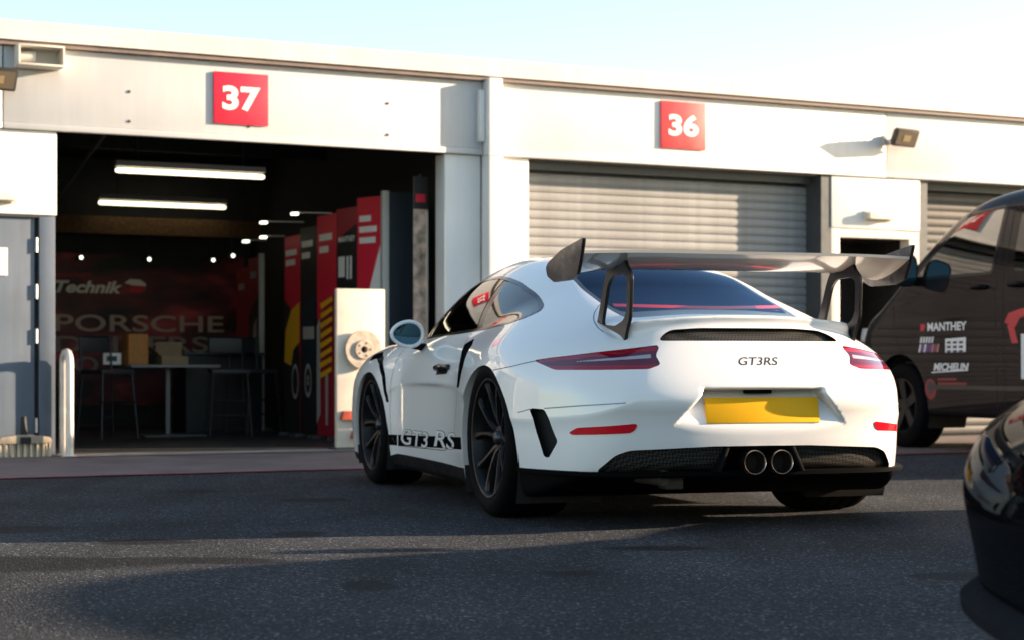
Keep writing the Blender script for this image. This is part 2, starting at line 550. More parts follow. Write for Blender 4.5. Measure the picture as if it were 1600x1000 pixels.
# ------------------------------------------------------------------ ground
def asphalt_mat():
    m = mat("asphalt", (0.05, 0.05, 0.05), 0.8, spec=0.12)
    nt = m.node_tree; b = nt.nodes["Principled BSDF"]; N = nt.nodes.new; L = nt.links.new
    tc = N("ShaderNodeTexCoord")
    grain = N("ShaderNodeTexVoronoi"); grain.inputs["Scale"].default_value = 135
    L(tc.outputs["Object"], grain.inputs["Vector"])
    fine = N("ShaderNodeTexNoise"); fine.inputs["Scale"].default_value = 260; fine.inputs["Detail"].default_value = 2
    L(tc.outputs["Object"], fine.inputs["Vector"])
    big = N("ShaderNodeTexNoise"); big.inputs["Scale"].default_value = 0.9; big.inputs["Detail"].default_value = 6
    L(tc.outputs["Object"], big.inputs["Vector"])
    cr = N("ShaderNodeValToRGB")
    cr.color_ramp.elements[0].position = 0.15; cr.color_ramp.elements[0].color = (0.019, 0.0222, 0.027, 1)
    cr.color_ramp.elements[1].position = 0.96; cr.color_ramp.elements[1].color = (0.070, 0.074, 0.082, 1)
    e = cr.color_ramp.elements.new(0.6); e.color = (0.031, 0.035, 0.041, 1)
    e = cr.color_ramp.elements.new(0.994); e.color = (0.24, 0.24, 0.235, 1)
    sep = N("ShaderNodeSeparateColor"); L(grain.outputs["Color"], sep.inputs[0])
    L(sep.outputs[0], cr.inputs[0])
    mr = N("ShaderNodeMapRange"); mr.inputs[1].default_value = 0.3; mr.inputs[2].default_value = 0.7; mr.inputs[3].default_value = 0.72; mr.inputs[4].default_value = 1.25
    L(big.outputs[0], mr.inputs[0])
    m1 = N("ShaderNodeMix"); m1.data_type = 'RGBA'; m1.blend_type = 'MULTIPLY'; m1.inputs[0].default_value = 1
    L(cr.outputs[0], m1.inputs[6]); L(mr.outputs[0], m1.inputs[7])
    mpz = N("ShaderNodeMapping"); mpz.inputs["Rotation"].default_value = (0, 0, R(-17)); mpz.inputs["Scale"].default_value = (2.6, 0.30, 1)
    L(tc.outputs["Object"], mpz.inputs[0])
    lane = N("ShaderNodeTexNoise"); lane.inputs["Scale"].default_value = 1.0; lane.inputs["Detail"].default_value = 4; L(mpz.outputs[0], lane.inputs["Vector"])
    lr_ = N("ShaderNodeMapRange"); lr_.inputs[1].default_value = 0.35; lr_.inputs[2].default_value = 0.65; lr_.inputs[3].default_value = 0.78; lr_.inputs[4].default_value = 1.18; L(lane.outputs[0], lr_.inputs[0])
    m1b = N("ShaderNodeMix"); m1b.data_type = 'RGBA'; m1b.blend_type = 'MULTIPLY'; m1b.inputs[0].default_value = 1
    L(m1.outputs[2], m1b.inputs[6]); L(lr_.outputs[0], m1b.inputs[7])
    # oil and damp stains, each with its own outline
    wob = N("ShaderNodeTexNoise"); wob.inputs["Scale"].default_value = 4.5; wob.inputs["Detail"].default_value = 4
    L(tc.outputs["Object"], wob.inputs["Vector"])
    va = N("ShaderNodeVectorMath"); va.operation = 'MULTIPLY_ADD'; va.inputs[1].default_value = (0.16, 0.16, 0.0); va.inputs[2].default_value = (-0.08, -0.08, 0)
    L(wob.outputs["Color"], va.inputs[0])
    vb = N("ShaderNodeVectorMath"); vb.operation = 'ADD'; L(tc.outputs["Object"], vb.inputs[0]); L(va.outputs[0], vb.inputs[1])
    acc = None
    STAINS = [(-1.02, 9.55, 0.20, 0.17), (-0.86, 7.63, 0.13, 0.12), (-1.45, 7.30, 0.20, 0.13), (-2.1, 7.85, 0.22, 0.20), (-2.55, 8.6, 0.22, 0.15),
              (-1.30, 6.60, 0.55, 0.14), (-1.75, 6.50, 0.55, 0.28), (-0.45, 5.85, 0.10, 0.16), (-1.75, 10.2, 0.15, 0.1), (0.55, 7.05, 0.22, 0.10), (0.2, 6.2, 0.12, 0.10), (1.5, 6.1, 0.20, 0.12)]
    for (sx, sy, rx, ry) in STAINS:
        s1 = N("ShaderNodeVectorMath"); s1.operation = 'SUBTRACT'; s1.inputs[1].default_value = (sx, sy, 0); L(vb.outputs[0], s1.inputs[0])
        s2 = N("ShaderNodeVectorMath"); s2.operation = 'MULTIPLY'; s2.inputs[1].default_value = (1/rx, 1/ry, 0); L(s1.outputs[0], s2.inputs[0])
        s3 = N("ShaderNodeVectorMath"); s3.operation = 'LENGTH'; L(s2.outputs[0], s3.inputs[0])
        s4 = N("ShaderNodeMapRange"); s4.interpolation_type = 'SMOOTHSTEP'
        s4.inputs[1].default_value = 0.75; s4.inputs[2].default_value = 1.15; s4.inputs[3].default_value = 0.28; s4.inputs[4].default_value = 1.0
        L(s3.outputs["Value"], s4.inputs[0])
        if acc is None: acc = s4.outputs[0]
        else:
            mm = N("ShaderNodeMath"); mm.operation = 'MINIMUM'; L(acc, mm.inputs[0]); L(s4.outputs[0], mm.inputs[1]); acc = mm.outputs[0]
    m2 = N("ShaderNodeMix"); m2.data_type = 'RGBA'; m2.blend_type = 'MULTIPLY'; m2.inputs[0].default_value = 1
    L(m1b.outputs[2], m2.inputs[6]); L(acc, m2.inputs[7])
    L(m2.outputs[2], b.inputs["Base Color"])
    rr = N("ShaderNodeMapRange"); rr.inputs[1].default_value = 0.4; rr.inputs[2].default_value = 1.0; rr.inputs[3].default_value = 0.75; rr.inputs[4].default_value = 0.85
    L(acc, rr.inputs[0]); L(rr.outputs[0], b.inputs["Roughness"])
    ad = N("ShaderNodeMath"); ad.operation = 'MULTIPLY_ADD'; ad.inputs[1].default_value = 0.5
    L(fine.outputs[0], ad.inputs[0]); L(grain.outputs["Distance"], ad.inputs[2])
    bp = N("ShaderNodeBump"); bp.inputs["Strength"].default_value = 0.9; bp.inputs["Distance"].default_value = 0.007
    L(ad.outputs[0], bp.inputs["Height"]); L(bp.outputs[0], b.inputs["Normal"])
    return m

g = B().add([(-700, -700, 0), (700, -700, 0), (700, 700, 0), (-700, 700, 0)], [(0, 1, 2, 3)]).build("ground", asphalt_mat())
tag(g, kind="structure")

G0 = (0, 15.87, 0)
def W3(u, d, z=0.0):
    """garage-front coordinates (u along the front, d inwards) to world"""
    return (u*ux - d*uy, G0[1] + u*uy + d*ux, z)

def flat(name, pts, z, material, parent=None):
    return B().add([W3(u, d, z) for u, d in pts], [tuple(range(len(pts)))]).build(name, material, parent)

CONCRETE = mat("apron_concrete", (0.135, 0.108, 0.108), 0.85, noise=0.35, nscale=3.0, bump=0.3, bscale=140)
apron = flat("concrete_apron", [(-16, -2.62), (20, -2.62), (20, 0.05), (-16, 0.05)], 0.006, CONCRETE); tag(apron, kind="structure")
line = flat("painted_line", [(-16, -2.72), (20, -2.72), (20, -2.62), (-16, -2.62)], 0.007, mat("worn_red_paint", (0.30, 0.055, 0.07), 0.7, noise=0.6, nscale=9)); tag(line, kind="structure")
th = flat("sunlit_threshold", [(-3.88, -0.34), (-0.70, -0.34), (-0.70, 0.05), (-3.88, 0.05)], 0.012, mat("sunlit_concrete", (0.40, 0.34, 0.29), 0.8, noise=0.3, nscale=5)); tag(th, kind="structure")  # pale strip: sunlight along the garage threshold put into the colour
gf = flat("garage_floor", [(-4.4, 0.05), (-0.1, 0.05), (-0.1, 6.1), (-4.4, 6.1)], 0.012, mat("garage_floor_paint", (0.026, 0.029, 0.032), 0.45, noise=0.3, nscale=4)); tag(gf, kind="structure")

# ------------------------------------------------------------------ garage building
WHITE_CLAD = clad_mat("white_cladding", (0.78, 0.775, 0.76), 0.45, 0.07)
WHITE_CLAD2 = clad_mat("shaded_white_cladding", (0.54, 0.55, 0.565), 0.5, 0.07)  # greyer, cooler white: weaker sun on this bay put into the colour
ROOF_TRIM = clad_mat("cream_roof_trim", (0.60, 0.575, 0.54), 0.5, 0.10)
GUTTER = mat("brown_gutter", (0.20, 0.155, 0.14), 0.6, noise=0.3, nscale=6)
STEEL_GREY = mat("dark_steel", (0.07, 0.08, 0.09), 0.5, 0.3, noise=0.2, nscale=12)
SLAT = clad_mat("galvanised_slat", (0.29, 0.295, 0.30), 0.45, 0.2)
DOOR_BLUE = clad_mat("blue_grey_door", (0.10, 0.13, 0.175), 0.5, 0.25)
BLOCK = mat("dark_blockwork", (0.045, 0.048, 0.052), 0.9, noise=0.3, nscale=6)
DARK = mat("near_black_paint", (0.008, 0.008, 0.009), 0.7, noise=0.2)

bld = empty("garage_building", G0, PHI, "long white pit garage building with numbered bays and cream roof edge", "building")
def gp(name, a, b, material, parent=None, bevel=0.0):
    return B().box(a, b).build(name, material, parent or bld, bevel=bevel)

def fascia(u0, u1, material):
    f = gp("fascia_panel", (u0, 0.0, 2.53), (u1, 0.05, 3.10), material, bevel=0.004)
    gp("fascia_trim", (u0, -0.014, 2.478), (u1, 0.05, 2.527), material, f, bevel=0.004)
    return f
fascia(-12.6, -8.43, WHITE_CLAD); fascia(-8.42, -4.285, WHITE_CLAD)
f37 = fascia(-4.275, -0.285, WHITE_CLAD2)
f36 = fascia(-0.135, 3.975, WHITE_CLAD); fascia(3.985, 8.1, WHITE_CLAD); fascia(8.11, 14.0, WHITE_CLAD)
for (u, z) in ((-3.317, 2.815), (-3.317, 2.585), (-1.15, 2.60), (-1.15, 2.86), (-2.35, 2.60)):
    B().lathe([(0.0001, -0.008), (0.011, -0.007), (0.013, 0.0)], 'y', 10, (u, 0, z)).build("fixing_bolt", STEEL_GREY, f37)
gp("gutter", (-12.6, -0.055, 3.103), (14.0, 0.05, 3.138), GUTTER)
rt = B().add([(-12.6, -0.075, 3.140), (14, -0.075, 3.140), (14, -0.055, 3.29), (-12.6, -0.055, 3.29), (-12.6, 0.9, 3.40), (14, 0.9, 3.40), (-12.6, 7, 3.95), (14, 7, 3.95), (-12.6, 7, 3.0), (14, 7, 3.0)],
             [(0,1,2,3),(3,2,5,4),(4,5,7,6),(6,7,9,8),(0,3,4,6,8),(1,9,7,5,2),(0,8,9,1)])
rt.build("roof_edge", ROOF_TRIM, bld)
# piers and downpipes
gp("pier_panel", (-0.618, 0.03, 0.0), (-0.285, 0.22, 2.474), WHITE_CLAD, bevel=0.004)
gp("pier_panel", (-0.135, 0.03, 0.0), (0.176, 0.30, 2.474), WHITE_CLAD, bevel=0.004)
dp = gp("downpipe", (-0.278, -0.125, 0.0), (-0.148, 0.03, 3.12), WHITE_CLAD, bevel=0.012)
gp("pipe_bracket", (-0.335, -0.06, 2.585), (-0.283, -0.002, 3.02), WHITE_CLAD, dp, bevel=0.006)
gp("pipe_joint", (-0.282, -0.130, 2.462), (-0.144, 0.02, 2.472), mat("roof_joint_grey", (0.55, 0.53, 0.50), 0.6), dp)
# personnel doors with the white panel above, left of bay 37 and right of bay 36
op = gp("over_door_panel", (-4.86, 0.02, 1.838), (-3.872, 0.10, 2.474), WHITE_CLAD, bevel=0.004)
fr = gp("door_frame", (-4.002, 0.035, 0.0), (-3.880, 0.14, 1.834), DOOR_BLUE, bevel=0.004)
dl = gp("personnel_door", (-4.86, 0.055, 0.012), (-4.034, 0.105, 1.815), DOOR_BLUE, bevel=0.003)
gp("door_head", (-4.86, 0.03, 1.818), (-4.003, 0.10, 1.836), STEEL_GREY)
gp("door_gap_strip", (-4.032, 0.07, 0.0), (-4.004, 0.10, 1.816), DARK)
for z in (1.609, 1.255, 0.915, 0.236):
    B().lathe([(0.0001, z-0.055), (0.011, z-0.055), (0.011, z+0.055), (0.0001, z+0.055)], 'z', 10, (-4.020, 0.045, 0)).build("hinge", mat("pale_metal", (0.6, 0.6, 0.6), 0.35, 0.6), dl, smooth=True, angle=50)
gp("over_door_panel", (3.352, 0.01, 1.985), (4.388, 0.10, 2.472), WHITE_CLAD, bevel=0.004)
f2 = gp("door_frame", (3.352, 0.02, 0.0), (3.452, 0.16, 1.975), mat("cream_frame", (0.62, 0.59, 0.54), 0.5), bevel=0.004)
gp("frame_head", (3.454, 0.02, 1.90), (4.388, 0.16, 1.975), mat("cream_frame"), f2)
gp("frame_post", (4.27, 0.02, 0.0), (4.388, 0.16, 1.898), mat("cream_frame"), f2)
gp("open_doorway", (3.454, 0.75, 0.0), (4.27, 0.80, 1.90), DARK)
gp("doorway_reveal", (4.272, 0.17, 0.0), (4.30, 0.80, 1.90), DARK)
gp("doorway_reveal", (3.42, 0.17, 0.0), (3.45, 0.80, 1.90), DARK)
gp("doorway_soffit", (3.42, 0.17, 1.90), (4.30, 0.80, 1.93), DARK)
# roller shutter of bay 36: every slat a piece
def shutter(u0, u1, ztop, slat=None):
    sh = gp("shutter_guide", (u1+0.002, 0.02, 0.0), (u1+0.108, 0.36, 2.474), STEEL_GREY)
    gp("shutter_guide", (u0-0.004, 0.16, 0.0), (u0+0.03, 0.36, 2.474), STEEL_GREY, sh)
    gp("shutter_hood", (u0-0.004, 0.17, 2.40), (u1, 0.36, 2.474), STEEL_GREY, sh)
    pitch = 0.0785
    prof = []
    for k in range(9):
        t = k/8
        prof.append((0.262 - 0.006*math.sin(math.pi*t)**0.8 if 0 < t < 1 else 0.262, t*(pitch-0.010)))
    prof += [(0.270, pitch-0.008), (0.270, pitch)]
    n = len(prof)
    me = None; i = 0
    z = 0.02
    while z < ztop:
        if me is None:
            b = B(); vs = [(u0+0.03, d, q) for d, q in prof] + [(u1, d, q) for d, q in prof]
            b.add(vs, [(k, k+1, n+k+1, n+k) for k in range(n-1)])
            o = b.build("shutter_slat", slat or SLAT, sh, smooth=True, angle=50); me = o.data
        else:
            o = link_mesh("shutter_slat", me, None, sh)
        o.location = (0, 0, z); z += pitch
    gp("shutter_backing", (u0, 0.30, 0.0), (u1, 0.34, 2.474), STEEL_GREY, sh)
    return sh
shutter(0.178, 3.238, 2.34)
shutter(4.50, 7.6, 2.34, clad_mat("shaded_slat", (0.07, 0.068, 0.066), 0.45, 0.2))  # darker slats: the shade on this shutter put into the colour
gp("pier_panel", (4.392, 0.03, 0.0), (4.494, 0.36, 2.474), STEEL_GREY)
gp("pier_panel", (7.72, 0.03, 0.0), (14.0, 0.30, 2.474), WHITE_CLAD)
# bays further left, beyond the frame
gp("pier_panel", (-5.35, 0.03, 0.0), (-4.87, 0.30, 2.474), WHITE_CLAD)
shutter(-8.4, -5.47, 2.34)
gp("pier_panel", (-12.6, 0.03, 0.0), (-8.42, 0.30, 2.474), WHITE_CLAD)
# inside of bay 37
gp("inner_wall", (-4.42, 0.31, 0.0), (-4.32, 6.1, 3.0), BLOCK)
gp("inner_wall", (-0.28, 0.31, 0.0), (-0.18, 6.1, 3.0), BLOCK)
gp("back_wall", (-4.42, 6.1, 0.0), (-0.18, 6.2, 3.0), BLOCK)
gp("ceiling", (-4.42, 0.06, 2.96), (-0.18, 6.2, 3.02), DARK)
gp("inner_wall", (-4.32, 0.15, 0.0), (-3.90, 0.25, 2.47), BLOCK)
for d in (1.2, 3.7):
    gp("ceiling_joist", (-4.32, d, 2.80), (-0.28, d+0.10, 2.955), DARK)
gp("lintel_beam", (-4.32, 5.78, 2.12), (-0.28, 5.88, 2.31), mat("raw_chipboard", (0.15, 0.085, 0.04), 0.9, noise=0.5, nscale=35))
B().tube([(-3.15, 1.0, 2.75), (-3.32, 2.4, 2.20)], 0.018, 8).build("door_track", STEEL_GREY, bld)
# faces that close the bays behind the shutters
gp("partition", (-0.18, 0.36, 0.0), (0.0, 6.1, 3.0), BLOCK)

LAMP_WARM = mat("fluorescent_tube", (1, 1, 1), 0.5, emit=(1.0, 0.88, 0.60), estr=0.8)
for (u0, u1, d, z, lab) in ((-2.88, -1.50, 2.1, 2.425, "nearer long fluorescent lamp glowing under the garage ceiling"), (-2.17, -0.76, 5.55, 2.435, "farther long fluorescent lamp glowing above the chipboard beam")):
    t = empty("fluorescent_lamp", W3(u0, d, z), PHI, lab, "lamp", "garage ceiling lamps")
    gp("housing", (0, -0.05, 0.035), (u1-u0, 0.05, 0.085), mat("lamp_white", (0.5, 0.5, 0.48), 0.5), t)
    B().lathe([(0.0001, 0.0), (0.016, 0.0), (0.023, 0.02), (0.023, u1-u0-0.02), (0.016, u1-u0), (0.0001, u1-u0)], 'x', 14).build("diffuser", LAMP_WARM, t, smooth=True, angle=60)
    for du in (0.2, u1-u0-0.2): B().tube([(du, 0, 0.08), (du, 0, 2.96-z)], 0.006, 6).build("hanger_rod", STEEL_GREY, t)

# ------------------------------------------------------------------ signs, lamps and fittings on the front
SIGN_RED = mat("sign_red", (0.72, 0.012, 0.045), 0.4, noise=0.05, nscale=4)
SIGN_RED2 = mat("sunlit_sign_red", (0.66, 0.05, 0.06), 0.4, noise=0.10, nscale=5)  # paler red: stronger sunlight on this sign put into the colour
SIGN_WHITE = mat("sign_white", (0.85, 0.84, 0.82), 0.4)
for (num, u, z, m_, lab) in (("37", -2.418, 2.815, SIGN_RED, "square red sign with white number 37 over the open garage"), ("36", 1.707, 2.841, SIGN_RED2, "square red sign with white number 36 over the closed shutter")):
    t = empty("number_sign", W3(u, 0, z), PHI, lab, "sign", "garage number signs")
    w_, h_ = (0.452, 0.41) if num == "37" else (0.468, 0.42)
    gp("sign_plate", (-w_/2, -0.020, -h_/2), (w_/2, -0.002, h_/2), m_, t, bevel=0.003)
    text_obj("number", num, SIGN_WHITE, t, (0, -0.0235, 0), (1, 0, 0), (0, 0, 1), 0.195, 0.315, bold=0.036)

def floodlight(u, z, lab):
    t = empty("floodlight", W3(u, 0, z), PHI, lab, "floodlight", "floodlights on the garage front")
    hd = B(); hd.prism(rounded([(-0.155, -0.085), (0.155, -0.085), (0.155, 0.085), (-0.155, 0.085)], 0.015, 3), 'y', -0.02, 0.02)
    h = hd.build("lamp_head", mat("black_cast_metal", (0.010, 0.010, 0.011), 0.5), t, bevel=0.006)
    h.location = (0.06, -0.155, 0.0); h.rotation_euler = (R(24), 0, R(10))
    gl = B().box((-0.135, -0.024, -0.066), (0.135, -0.021, 0.066)).build("lamp_glass", mat("lamp_glass", (0.10, 0.085, 0.065), 0.15, coat=0.5), h)
    B().box((-0.05, -0.028, -0.03), (0.05, -0.0245, 0.03)).build("led_chip", mat("led_yellow", (0.20, 0.16, 0.09), 0.4), h)
    for k in range(6): B().box((-0.13+0.045*k, 0.021, -0.06), (-0.118+0.045*k, 0.05, 0.06)).build("cooling_fin", mat("black_cast_metal"), h)
    B().tube([(-0.05, -0.005, -0.03), (-0.05, -0.07, -0.02), (0.0, -0.12, 0.0)], 0.016, 8).build("bracket", mat("pale_metal"), t, smooth=True)
    B().box((-0.10, -0.035, -0.06), (-0.02, -0.002, 0.03)).build("wall_box", mat("lamp_white"), t, bevel=0.006)
floodlight(4.02, 2.845, "black floodlight on the white fascia right of number 36")
floodlight(-4.42, 2.825, "black floodlight cut by the left edge of the picture")

t = empty("wall_lantern", W3(-4.033, 0, 3.015), PHI, "open white box lantern under the roof edge at far left", "lamp")
gp("back_plate", (-0.165, -0.02, -0.068), (0.165, -0.003, 0.068), mat("cream_box", (0.66, 0.62, 0.55), 0.5), t)
for (a, b_) in (((-0.172, -0.20, -0.078), (0.172, -0.003, -0.064)), ((-0.172, -0.20, 0.064), (0.172, -0.003, 0.078)), ((-0.172, -0.20, -0.063), (-0.158, -0.021, 0.063)), ((0.158, -0.20, -0.063), (0.172, -0.021, 0.063))):
    gp("box_side", a, b_, mat("cream_box"), t, bevel=0.003)
B().lathe([(0.0001, -0.12), (0.035, -0.12), (0.045, -0.06), (0.045, 0.0)], 'x', 14, (0.0, -0.09, -0.005)).build("lamp_bulb", mat("lamp_white"), t, smooth=True).location = (-0.03, 0, 0)

for (u, z, w_, lab) in ((-4.32, 1.966, 0.30, "cream bulkhead lamp on the white panel above the blue-grey door"), (3.888, 2.108, 0.34, "cream bulkhead lamp on the white panel above the dark doorway")):
    t = empty("bulkhead_lamp", W3(u, 0.012, z), PHI, lab, "lamp", "bulkhead lamps above the side doors")
    gp("lamp_base", (-w_/2, -0.03, -0.045), (w_/2, -0.002, 0.045), mat("cream_box"), t, bevel=0.006)
    B().prism(rounded([(-w_/2+0.015, -0.036), (w_/2-0.015, -0.036), (w_/2-0.015, 0.036), (-w_/2+0.015, 0.036)], 0.02, 4), 'y', -0.085, -0.031).build("lamp_cover", mat("cream_cover", (0.72, 0.66, 0.56), 0.35), t, bevel=0.012, seg=3)

nt_ = empty("door_notice", W3(-4.32, 0.05, 1.477), PHI, "white paper notice taped to the blue-grey door", "notice")
gp("paper", (-0.10, -0.004, -0.105), (0.085, -0.001, 0.105), mat("paper_white", (0.78, 0.79, 0.82), 0.7), nt_)
for k in range(5): gp("print_line", (-0.08, -0.0055, 0.06-0.03*k), (0.02+0.02*(k % 2), -0.0045, 0.068-0.03*k), mat("ink_grey", (0.25, 0.26, 0.3), 0.8), nt_)

# hoop barrier beside the opening
t = empty("hoop_barrier", W3(-3.83, -0.06, 0.006), PHI, "pale steel hoop barrier standing at the left edge of the open garage", "barrier")
pts = [(0.0, -0.16, 0.0)] + [(0.0, -0.16 + 0.10*(1-math.cos(a)), 0.70 + 0.085*math.sin(a)) for a in np.linspace(0, math.pi, 9)] + [(0.0, 0.04, 0.0)]
hb = B().tube(pts, 0.030, 14); hb.build("hoop", mat("pale_steel", (0.66, 0.62, 0.57), 0.38, 0.35, noise=0.15, nscale=10), t, smooth=True, angle=60)
for y_ in (-0.16, 0.04):
    B().lathe([(0.0001, 0.012), (0.055, 0.012), (0.06, 0.0)], 'z', 16, (0, y_, 0)).build("base_flange", mat("pale_steel"), t)

# broom standing on its bristles against the door
t = empty("broom", W3(-4.14, -0.10, 0.006), PHI, "wide yard broom standing on its bristles against the blue-grey door", "broom")
B().prism(rounded([(-0.20, 0.10), (-0.19, 0.145), (-0.05, 0.165), (0.05, 0.165), (0.19, 0.145), (0.20, 0.10)], 0.015, 3), 'y', -0.035, 0.035).build("broom_head", mat("broom_wood", (0.36, 0.30, 0.22), 0.6, noise=0.3), t, bevel=0.008)
for k in range(17):
    x0 = -0.185 + 0.0231*k
    o = B().lathe([(0.0085, 0.10), (0.011, 0.05), (0.013, 0.0)], 'z', 7, (0, 0, 0)).build("bristle_tuft", mat("bristle_cream", (0.60, 0.50, 0.36), 0.8), t)
    o.location = (x0, 0.012*((k % 2)*2-1), 0)
B().tube([(0.0, 0.0, 0.15), (0.0, 0.025, 0.20), (0.0, 0.03, 0.30)], [0.030, 0.026, 0.020], 12).build("handle_socket", DARK, t, smooth=True)
B().box((-0.04, -0.045, 0.10), (0.04, -0.034, 0.15)).build("clip", DARK, t, bevel=0.004)

# ------------------------------------------------------------------ white sports car
WHITE_PAINT = mat("white_car_paint", (0.80, 0.80, 0.79), 0.35, 0, coat=1.0, coat_rough=0.03)
SATIN_BLACK = mat("satin_black_plastic", (0.006, 0.0065, 0.008), 0.45, spec=0.08, noise=0.2, nscale=30)
GLOSS_BLACK = mat("gloss_black_trim", (0.010, 0.010, 0.012), 0.12)
DECAL_BLACK = mat("decal_black", (0.006, 0.006, 0.007), 0.7, spec=0.0)
LIP_BLACK = mat("lip_black", (0.004, 0.004, 0.0045), 0.6, spec=0.03)
CREASE_SHADOW = mat("crease_shadow", (0.30, 0.30, 0.31), 0.6)  # grey for ribbons that imitate the soft shadow of the bumper step
SHADOW_GAP = mat("panel_gap", (0.05, 0.05, 0.055), 0.8)
RUBBER = mat("tyre_rubber", (0.0045, 0.0045, 0.0055), 0.75, spec=0.06, noise=0.3, nscale=60, bump=0.15, bscale=300)
RIM_BLACK = mat("satin_black_rim", (0.008, 0.0085, 0.0105), 0.35, 0.0, spec=0.25, noise=0.15, nscale=40)
STEEL = mat("brushed_steel", (0.45, 0.44, 0.42), 0.35, 1.0, noise=0.2, nscale=80)
DARK_LINER = mat("dark_liner", (0.012, 0.012, 0.012), 0.9)
SIDE_GLASS = glass_mat("side_window_glass", (0.42, 0.46, 0.45), ior=1.9)
REAR_GLASS = glass_mat("rear_window_glass", (0.035, 0.04, 0.05), ior=1.36, refl=(0.30, 0.42, 0.62))
INTERIOR = mat("black_interior", (0.007, 0.007, 0.008), 0.8, noise=0.2)
REFLECTOR_RED = mat("red_reflector", (0.62, 0.006, 0.018), 0.15, coat=1.0)
EXHAUST = mat("exhaust_tip_metal", (0.55, 0.46, 0.40), 0.22, 1.0)

def mesh_grille_mat():
    if "perforated_grille" in MATS: return MATS["perforated_grille"]
    m = mat("perforated_grille", (0.02, 0.02, 0.02), 0.45)
    nt = m.node_tree; b = nt.nodes["Principled BSDF"]
    tc = nt.nodes.new("ShaderNodeTexCoord"); mp = nt.nodes.new("ShaderNodeMapping")
    mp.inputs["Rotation"].default_value = (R(45), 0, 0); mp.inputs["Scale"].default_value = (90, 90, 90)
    ck = nt.nodes.new("ShaderNodeTexChecker"); ck.inputs["Scale"].default_value = 1.0
    ck.inputs["Color1"].default_value = (0.05, 0.048, 0.04, 1); ck.inputs["Color2"].default_value = (0.003, 0.003, 0.003, 1)
    nt.links.new(tc.outputs["Object"], mp.inputs[0]); nt.links.new(mp.outputs[0], ck.inputs[0])
    nt.links.new(ck.outputs[0], b.inputs["Base Color"])
    return m
GRILLE = mesh_grille_mat()

def carbon_mat():
    m = mat("lacquered_carbon", (0.05, 0.05, 0.052), 0.30, coat=1.0, coat_rough=0.06)
    nt = m.node_tree; b = nt.nodes["Principled BSDF"]
    tc = nt.nodes.new("ShaderNodeTexCoord")
    v = nt.nodes.new("ShaderNodeTexVoronoi"); v.inputs["Scale"].default_value = 55
    nt.links.new(tc.outputs["Object"], v.inputs["Vector"])
    mr = nt.nodes.new("ShaderNodeMapRange"); mr.inputs[1].default_value = 0.05; mr.inputs[2].default_value = 0.10
    mr.inputs[3].default_value = 1.0; mr.inputs[4].default_value = 0.0
    nt.links.new(v.outputs["Distance"], mr.inputs[0])
    mx = nt.nodes.new("ShaderNodeMix"); mx.data_type = 'RGBA'
    mx.inputs[6].default_value = (0.34, 0.33, 0.32, 1); mx.inputs[7].default_value = (0.42, 0.40, 0.38, 1)
    nt.links.new(mr.outputs[0], mx.inputs[0]); nt.links.new(mx.outputs[2], b.inputs["Base Color"])
    return m
CARBON = carbon_mat()

def lens_mat(name, col, dark=0.25):
    m = mat(name, col, 0.08, coat=1.0, coat_rough=0.02)
    nt = m.node_tree; b = nt.nodes["Principled BSDF"]
    tc = nt.nodes.new("ShaderNodeTexCoord"); w = nt.nodes.new("ShaderNodeTexWave")
    w.bands_direction = 'Z'; w.inputs["Scale"].default_value = 28
    nt.links.new(tc.outputs["Object"], w.inputs["Vector"])
    mx = nt.nodes.new("ShaderNodeMix"); mx.data_type = 'RGBA'
    mx.inputs[6].default_value = (*[c*dark for c in col], 1); mx.inputs[7].default_value = (*col, 1)
    nt.links.new(w.outputs["Fac"], mx.inputs[0]); nt.links.new(mx.outputs[2], b.inputs["Base Color"])
    return m
TAIL_RED = lens_mat("tail_lamp_red", (0.36, 0.004, 0.02), 0.5)
TAIL_CLEAR = mat("tail_lamp_clear", (0.34, 0.33, 0.38), 0.1, coat=1.0)
TAIL_SMOKE = mat("tail_lamp_smoked", (0.10, 0.006, 0.03), 0.08, coat=1.0)

# body curves (x forward from the rear axle, y left, z up)
pT0 = Sp([(-0.9,0.78),(-0.62,0.850),(-0.448,0.905),(-0.3,0.962),(0,1.072),(0.258,1.155),(0.5,1.212),(0.8,1.258),(1.1,1.278),(1.35,1.258),(1.6,1.18),(1.85,1.055),(2.1,0.91),(2.4,0.73)])
pYB = Sp([(-0.8,0.44),(-0.6,0.51),(-0.3,0.605),(0,0.690),(0.3,0.738),(0.7,0.768),(1.2,0.776),(1.7,0.757),(2.1,0.71),(2.5,0.63)])
pC = Sp([(-1.2,0.74),(-0.9,0.81),(-0.7,0.845),(-0.5,0.865),(0,0.87),(1,0.83),(1.8,0.88),(2.0,0.90),(2.2,0.885),(2.5,0.835),(2.8,0.775),(3.1,0.70),(3.3,0.63),(3.5,0.52)])
pB = Sp([(-1.2,0.70),(-1.0,0.735),(-0.8,0.77),(-0.6,0.806),(-0.4,0.84),(-0.2,0.868),(0,0.884),(0.2,0.885),(0.5,0.868),(0.9,0.85),(1.4,0.842),(1.9,0.846),(2.2,0.852),(2.45,0.842),(2.7,0.822),(3.0,0.76),(3.2,0.69),(3.5,0.55)])
pW = Sp([(-1.1,0.55),(-0.95,0.65),(-0.8,0.738),(-0.6,0.836),(-0.4,0.906),(-0.2,0.938),(0,0.944),(0.15,0.94),(0.4,0.923),(0.65,0.896),(0.9,0.879),(1.2,0.872),(1.6,0.872),(1.95,0.886),(2.2,0.915),(2.45,0.928),(2.7,0.925),(3.0,0.905),(3.3,0.86),(3.55,0.80)])
pR = Sp([(0.05,0.84),(0.2,0.925),(0.3,0.968),(0.4,0.988),(0.5,0.992),(0.6,0.968),(0.7,0.915),(0.78,0.868),(0.85,0.830),(0.92,0.805),(1.05,0.77)])
